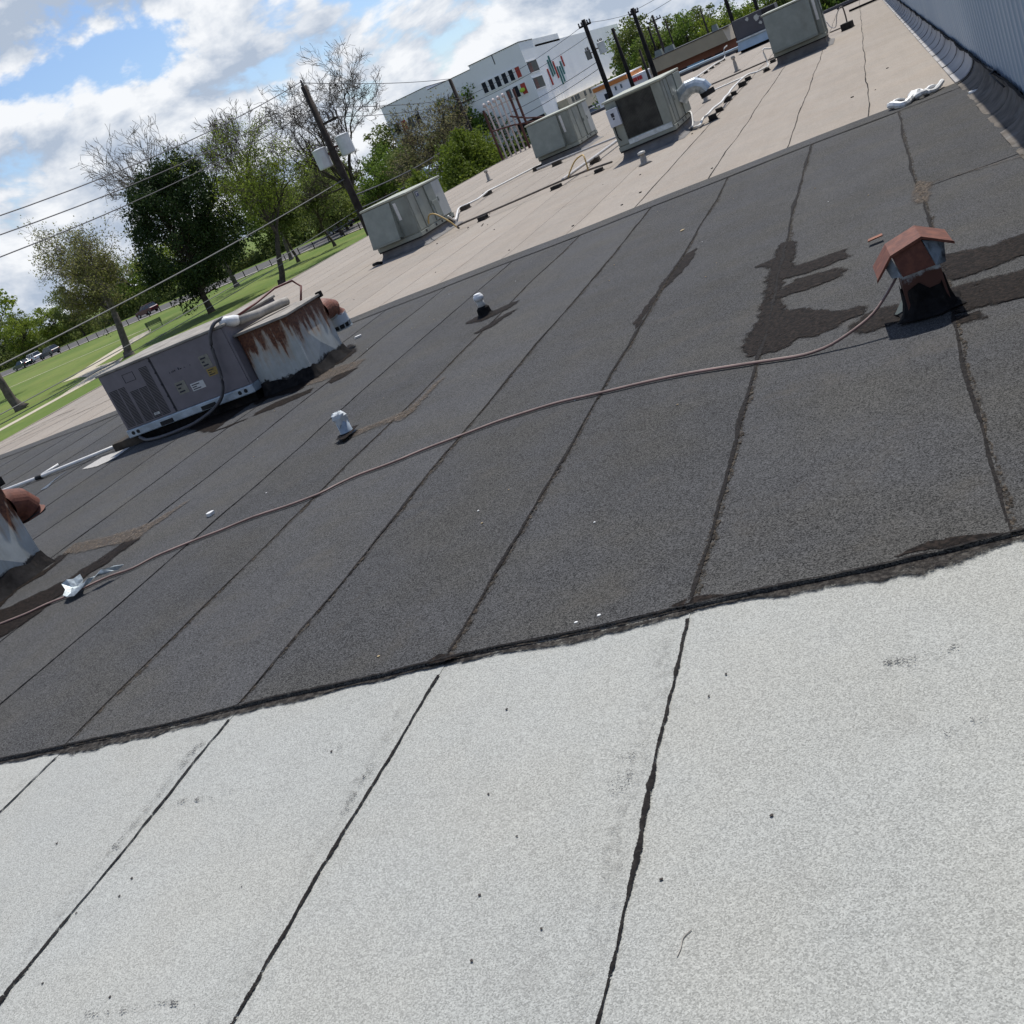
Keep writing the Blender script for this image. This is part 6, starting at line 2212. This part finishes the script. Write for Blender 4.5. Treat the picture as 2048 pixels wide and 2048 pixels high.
# =================================================================== utility poles and wires
def pole(label, x, y, top, r=0.15, m='pole_wood', arm=None, xf=(), armz=0.9):
    t = thing('utility_pole', label, 'utility pole', (x, y, GZ))
    h = top - GZ
    mb = MB()
    mb.tube([(0, 0, -0.2), (0, 0, h * 0.5), (0, 0, h)], [r * 1.2, r, r * 0.8], 10)
    mb.build('post', M[m], t, smooth=True)
    if arm:
        mb = MB()
        mb.box(-arm, arm, -0.06, 0.06, h - armz - 0.06, h - armz + 0.06)
        a = mb.build('crossarm', M[m], t)
        for x_ in (-arm * 0.92, -arm * 0.45, arm * 0.5, arm * 0.92):
            mb = MB()
            mb.lathe([(0.03, h - armz + 0.06), (0.06, h - armz + 0.1), (0.035, h - armz + 0.16), (0.06, h - armz + 0.2), (0.02, h - armz + 0.27)], (x_, 0, 0), 8)
            mb.build('insulator', M['porcelain'], a)
    for (dx, dy, z, rr, hh, mm) in xf:
        mb = MB()
        mb.lathe([(rr * 0.92, 0), (rr, 0.04), (rr, hh * 0.93), (rr * 1.06, hh * 0.94), (rr * 1.06, hh), (rr * 0.5, hh * 1.05)], (dx, dy, z - GZ), 14)
        tr = mb.build('transformer', M[mm], t, smooth=False)
        for a_ in (0.4, 1.5, 2.6):
            mb = MB()
            mb.lathe([(0.035, hh), (0.05, hh + 0.06), (0.03, hh + 0.1), (0.045, hh + 0.14), (0.015, hh + 0.2)], (dx + rr * 0.55 * math.cos(a_), dy + rr * 0.55 * math.sin(a_), z - GZ), 7)
            mb.build('bushing', M['porcelain'], tr)
        mb = MB()
        mb.box(min(0, dx), max(0, dx), dy * 0.5 - 0.05, dy * 0.5 + 0.05, z - GZ + hh * 0.55, z - GZ + hh * 0.65)
        mb.build('bracket', M['rust_steel'], t)
    return t


p1 = pole('thick wooden pole carrying two white transformers', -22.15, 45.0, 6.3, 0.17, 'pole_wood', None, ((-0.55, -0.1, 2.9, 0.32, 0.85, 'xfmr'), (0.62, 0.15, 3.05, 0.32, 0.85, 'xfmr')))
mb = MB()
h = 6.3 - GZ
mb.box(0.1, 0.9, -0.05, 0.05, h - 1.75, h - 1.65)
a = mb.build('cutout_arm', M['pole_wood'], p1)
for x_ in (0.45, 0.7, 0.88):
    mb = MB()
    mb.tube([(x_, 0, h - 1.65), (x_ + 0.05, 0, h - 1.45), (x_, 0, h - 1.3)], [0.03, 0.05, 0.03], 6)
    mb.build('cutout', M['porcelain'], a)
mb = MB()
mb.lathe([(0.05, h), (0.07, h + 0.08), (0.04, h + 0.14), (0.06, h + 0.2), (0.02, h + 0.28)], n=8)
mb.build('insulator', M['porcelain'], p1)
p2 = pole('wooden pole with crossarm in front of the white building', -26.5, 75.0, 5.6, 0.15, 'pole_wood', 1.0, (), 1.75)
p3 = pole('black pole with a grey transformer in front of the white building', -15.85, 72.0, 5.2, 0.16, 'pole_black', 0.4, ((0.5, 0.1, 2.9, 0.24, 0.7, 'xfmr'), (-0.42, 0, 2.9, 0.18, 0.55, 'car_grey')), 0.35)
p4 = pole('thinner dark pole at the right corner of the white building', -17.9, 90.0, 4.6, 0.16, 'pole_black')
p5 = pole('tall black pole rising behind the dark-coil unit', -14.2, 80.0, 4.9, 0.16, 'pole_black', 0.35, (), 0.35)
pole('distant pole just right of the tall black pole', -18.0, 110.0, 4.8, 0.14, 'pole_wood', 0.7, (), 0.5)
pole('distant short pole between the tall black pole and its right neighbour', -20.4, 120.0, 4.3, 0.13, 'pole_black')
pole('thin distant pole in front of the wood left of the tan shop', -20.1, 130.0, 4.5, 0.10, 'pole_wood')
pole('thin distant pole above the roof of the tan shop', -16.2, 130.0, 3.95, 0.10, 'pole_wood')
pole('black pole at the right end of the tan shop', -6.8, 66.0, 6.2, 0.11, 'pole_black')
pole('black pole behind the dark grey peeling unit', -5.75, 70.5, 5.4, 0.11, 'pole_black')
pole('low leaning-looking post left of the tan shop', -17.4, 95.0, 2.4, 0.12, 'pole_wood')


def wire(label, a, b, sag, r=0.012, m='wire', n=24, name='power_line'):
    a, b = Vector(a), Vector(b)
    pts = [a.lerp(b, i / n) - Vector((0, 0, sag * 4 * (i / n) * (1 - i / n))) for i in range(n + 1)]
    mb = MB()
    mb.tube(pts, r, 5)
    return tag(mb.build(name, M[m]), label, 'wire')


wire('topmost of three wires sloping up the sky to the transformer pole', (-22.2, -6, 6.4), (-22.15, 45, 6.5), 1.75, 0.017)
wire('middle of three wires sloping up the sky to the transformer pole', (-22.2, -6, 5.9), (-22.15, 45, 5.75), 1.55, 0.017)
wire('lowest of three wires sloping up the sky to the transformer pole', (-22.2, -6, 5.2), (-22.15, 45, 5.35), 1.55, 0.017)
wire('thick pale cable crossing in front of the olive tree', (-22.2, -6, 1.6), (-22.15, 45, 2.2), 0.65, 0.024, 'wire_pale', 24, 'cable')
wire('upper of two faint cables crossing in front of the evergreen', (-22.2, -6, 0.9), (-22.15, 45, 0.8), 0.65, 0.014, 'wire_pale', 24, 'cable')
wire('lower of two faint cables crossing in front of the evergreen', (-22.3, -6, 0.7), (-22.25, 45, 0.55), 0.65, 0.012, 'wire_pale', 24, 'cable')
wire('top wire between the transformer pole and the next pole', (-22.15, 45, 6.45), (-26.5, 75, 5.6), 0.15, 0.018)
wire('second wire between the transformer pole and the next pole', (-22.15, 45, 5.4), (-25.9, 75, 4.1), 0.2, 0.018)
wire('third wire between the transformer pole and the next pole', (-22.0, 45, 4.9), (-27.2, 75, 4.1), 0.2, 0.018)
wire('upper black cable sagging between the transformer pole and the hedge', (-22.1, 45, 1.4), (-26.5, 75, 2.1), 0.35, 0.035, 'wire', 24, 'cable')
wire('lower black cable sagging between the transformer pole and the hedge', (-22.1, 45, 0.8), (-26.5, 75, 1.5), 0.35, 0.03, 'wire', 24, 'cable')
wire('upper wire crossing the white building front', (-25.6, 75, 4.1), (-15.9, 72, 4.9), 0.25, 0.014)
wire('middle wire crossing the white building front', (-26.4, 75, 3.6), (-15.9, 72, 4.2), 0.25, 0.014)
wire('lower wire crossing the white building front', (-26.4, 75, 2.0), (-15.9, 72, 2.6), 0.25, 0.018)
wire('wire along the foot of the white building', (-26.4, 75, 1.4), (-15.9, 72, 2.2), 0.25, 0.018)
wire('wire from the black transformer pole to the tall black pole', (-15.85, 72, 5.0), (-14.2, 80, 4.6), 0.1, 0.014)
wire('long wire above the far wood', (-14.2, 80, 4.7), (-5.75, 70.5, 5.0), 0.1, 0.014)
wire('second long wire above the far wood', (-14.2, 80, 4.1), (-6.8, 66.0, 4.3), 0.1, 0.014)

# service-entrance conduits standing at the roof edge
rk = thing('conduit_rack', 'row of pale conduits with hooked tops on a rusty frame at the roof edge', 'conduits', (-17.75, 53.2, 0))
for i in range(5):
    x_, y_ = 0.15 + i * 0.215, i * 0.16
    mb = MB()
    hgt = 2.56 + 0.02 * i
    mb.tube([(x_, y_, GZ * 0.98), (x_, y_, hgt), (x_ - 0.01, y_ - 0.03, hgt + 0.12), (x_ - 0.03, y_ - 0.12, hgt + 0.17), (x_ - 0.03, y_ - 0.19, hgt + 0.06)], [0.046, 0.046, 0.052, 0.075, 0.065], 9)
    mb.build('conduit', M['conduit_pink'], rk, smooth=True)
    for z_ in (0.45, 0.65):
        mb = MB()
        mb.tube([(x_, y_, z_), (x_, y_, z_ + 0.07)], 0.064, 9)
        mb.build('coupling', M['gas_grey'], rk)
for (x_, y_) in ((-0.03, -0.1), (1.22, 0.72), (1.45, 0.95)):
    mb = MB()
    mb.box(x_ - 0.05, x_ + 0.05, y_ - 0.05, y_ + 0.05, GZ * 0.98, 2.85 if x_ > 1 else 2.5)
    mb.build('frame_post', M['rust_steel'], rk)
mb = MB()
mb.tube([(-0.03, -0.1, 2.45), (1.45, 0.95, 2.45)], 0.035, 6)
mb.build('frame_bar', M['gas_grey'], rk)
mb = MB()
mb.tube([(-0.05, -0.16, 1.45), (0.9, 0.5, 1.32), (2.4, 1.0, 0.95)], 0.04, 7)
mb.build('frame_brace', M['rust_steel'], rk)
mb = MB()
mb.tube([(0.95, 0.45, 1.75), (1.6, 0.9, 1.35), (2.4, 1.1, 1.05)], 0.04, 7)
mb.build('frame_brace', M['rust_steel'], rk)

# =================================================================== vehicles, bench, posts
def wheel(parent, x, y, r, w=0.22):
    mb = MB()
    mb.tube([(x, y - w / 2, r), (x, y + w / 2, r)], r, 16)
    ty = mb.build('tyre', M['tyre'], parent)
    mb = MB()
    s = 1 if y > 0 else -1
    mb.tube([(x, y + s * w / 2 - 0.02, r), (x, y + s * (w / 2 + 0.012), r)], r * 0.62, 12)
    mb.build('rim', M['rim'], ty)


def car(label, x, y, rz, paint, kind='suv', group=None):
    t = thing('parked_car', label, 'car', (x, y, GZ), rz, group)
    if kind == 'suv':
        L, Wd = 4.6, 1.86
        low = [(-2.3, 0.42), (-2.28, 0.95), (-2.1, 1.08), (1.0, 1.08), (2.05, 0.95), (2.28, 0.78), (2.3, 0.42), (1.9, 0.32), (-1.9, 0.32)]
        cab = [(-2.16, 1.06), (-1.75, 1.66), (0.25, 1.68), (1.08, 1.06)]
        zr_ = 1.66
    else:
        L, Wd = 4.6, 1.8
        low = [(-2.3, 0.40), (-2.28, 0.86), (-2.0, 0.98), (0.95, 0.96), (2.05, 0.84), (2.28, 0.68), (2.3, 0.40), (1.9, 0.28), (-1.9, 0.28)]
        cab = [(-1.62, 0.95), (-0.95, 1.42), (0.3, 1.43), (1.1, 0.94)]
        zr_ = 1.42
    mb = MB()
    mb.prism([(a, -Wd / 2, b) for a, b in low], (0, Wd, 0))
    mb.build('body', M[paint], t, bevel=0.07)
    mb = MB()
    a, b = Wd / 2 - 0.10, Wd / 2 - 0.26
    lo = [(cab[0][0], -a, cab[0][1]), (cab[3][0], -a, cab[3][1]), (cab[3][0], a, cab[3][1]), (cab[0][0], a, cab[0][1])]
    hi = [(cab[1][0], -b, cab[1][1]), (cab[2][0], -b, cab[2][1]), (cab[2][0], b, cab[2][1]), (cab[1][0], b, cab[1][1])]
    mb.hexa(lo, hi)
    gl = mb.build('windows', M['car_glass'], t, bevel=0.03)
    mb = MB()
    mb.box(cab[1][0] - 0.06, cab[2][0] + 0.06, -b - 0.04, b + 0.04, zr_ - 0.03, zr_ + 0.05)
    mb.build('roof_panel', M[paint], t, bevel=0.03)
    for s in (-1, 1):
        for i in range(4):
            u = i / 3
            xb = cab[0][0] + 0.1 + (cab[3][0] - cab[0][0] - 0.2) * u
            xt = cab[1][0] + (cab[2][0] - cab[1][0]) * u
            mb = MB()
            mb.hexa([(xb - 0.05, s * a - 0.012, cab[0][1]), (xb + 0.05, s * a - 0.012, cab[0][1]), (xb + 0.05, s * a + 0.012, cab[0][1]), (xb - 0.05, s * a + 0.012, cab[0][1])],
                    [(xt - 0.05, s * b - 0.012, zr_), (xt + 0.05, s * b - 0.012, zr_), (xt + 0.05, s * b + 0.012, zr_), (xt - 0.05, s * b + 0.012, zr_)])
            mb.build('pillar', M[paint], t)
    for wx in (-1.4, 1.42):
        for wy in (-Wd / 2 + 0.10, Wd / 2 - 0.10):
            wheel(t, wx, wy, 0.34)
    for s in (-1, 1):
        mb = MB()
        mb.box(2.2, 2.315, s * 0.66 - 0.2, s * 0.66 + 0.2, 0.66, 0.80)
        mb.build('headlight', M['lamp'], t)
        mb = MB()
        mb.box(-2.315, -2.24, s * 0.74 - 0.12, s * 0.74 + 0.12, 0.74, 0.96)
        mb.build('tail_light', M['tail'], t)
    return t


ang = math.radians(165)
car('dark green car parked at the far left of the street', -153.5, 157.0, ang, 'car_green', 'sedan')
car('white car parked in the street at the far left', -157.0, 163.6, ang, 'car_white', 'suv')
car('dark car parked right of the white car in the street', -147.5, 158.2, ang, 'car_grey', 'suv')
car('maroon car parked in the street behind the evergreen', -121.0, 155.0, ang, 'car_maroon', 'suv')
car('dark blue car in the street left of the transformer pole', -81.0, 156.0, math.radians(168), 'car_blue', 'suv')
car('white vehicle parked below the white building', -49.5, 166.5, math.radians(80), 'car_white', 'suv')
car('black vehicle parked on the lot right of the white building', -43.4, 183, math.radians(75), 'car_black', 'suv')
car('white vehicle parked on the lot right of the white building', -41.5, 176, math.radians(75), 'car_white', 'sedan')
car('grey vehicle parked on the lot right of the white building', -39.6, 168, math.radians(75), 'car_grey', 'sedan')

bc = thing('park_bench', 'dark green bench at the end of the park path', 'bench', (-80.6, 103.2, GZ), math.radians(35))
for i in range(4):
    mb = MB()
    mb.box(-0.95, 0.95, -0.25 + i * 0.13, -0.14 + i * 0.13, 0.43, 0.47)
    mb.build('seat_slat', M['bench_green'], bc)
for i in range(4):
    mb = MB()
    mb.box(-0.95, 0.95, 0.27 + i * 0.02, 0.30 + i * 0.02, 0.52 + i * 0.12, 0.62 + i * 0.12)
    mb.build('back_slat', M['bench_green'], bc)
for x_ in (-0.8, 0.8):
    for y_ in (-0.2, 0.26):
        mb = MB()
        mb.box(x_ - 0.04, x_ + 0.04, y_ - 0.04, y_ + 0.04, 0, 0.43 if y_ < 0 else 1.0)
        mb.build('leg', M['bench_green'], bc)
i = 0
for k in range(30):
    x = -150 + k * 2.9
    y = 130.2 + (-60 - x) * (89.0 / 340.0)
    mb = MB()
    mb.tube([(0, 0, -0.1), (0, 0, 0.9), (0, 0, 1.0)], [0.07, 0.07, 0.02], 7)
    if k == 0:
        bp = mb.build('bollard', M['pole_black'])
        o = bp
    else:
        o = bp.copy()
        COL.objects.link(o)
    o.location = (x, y, GZ)
    tag(o, 'short dark post in the row along the street kerb', 'post', 'posts along the street kerb')
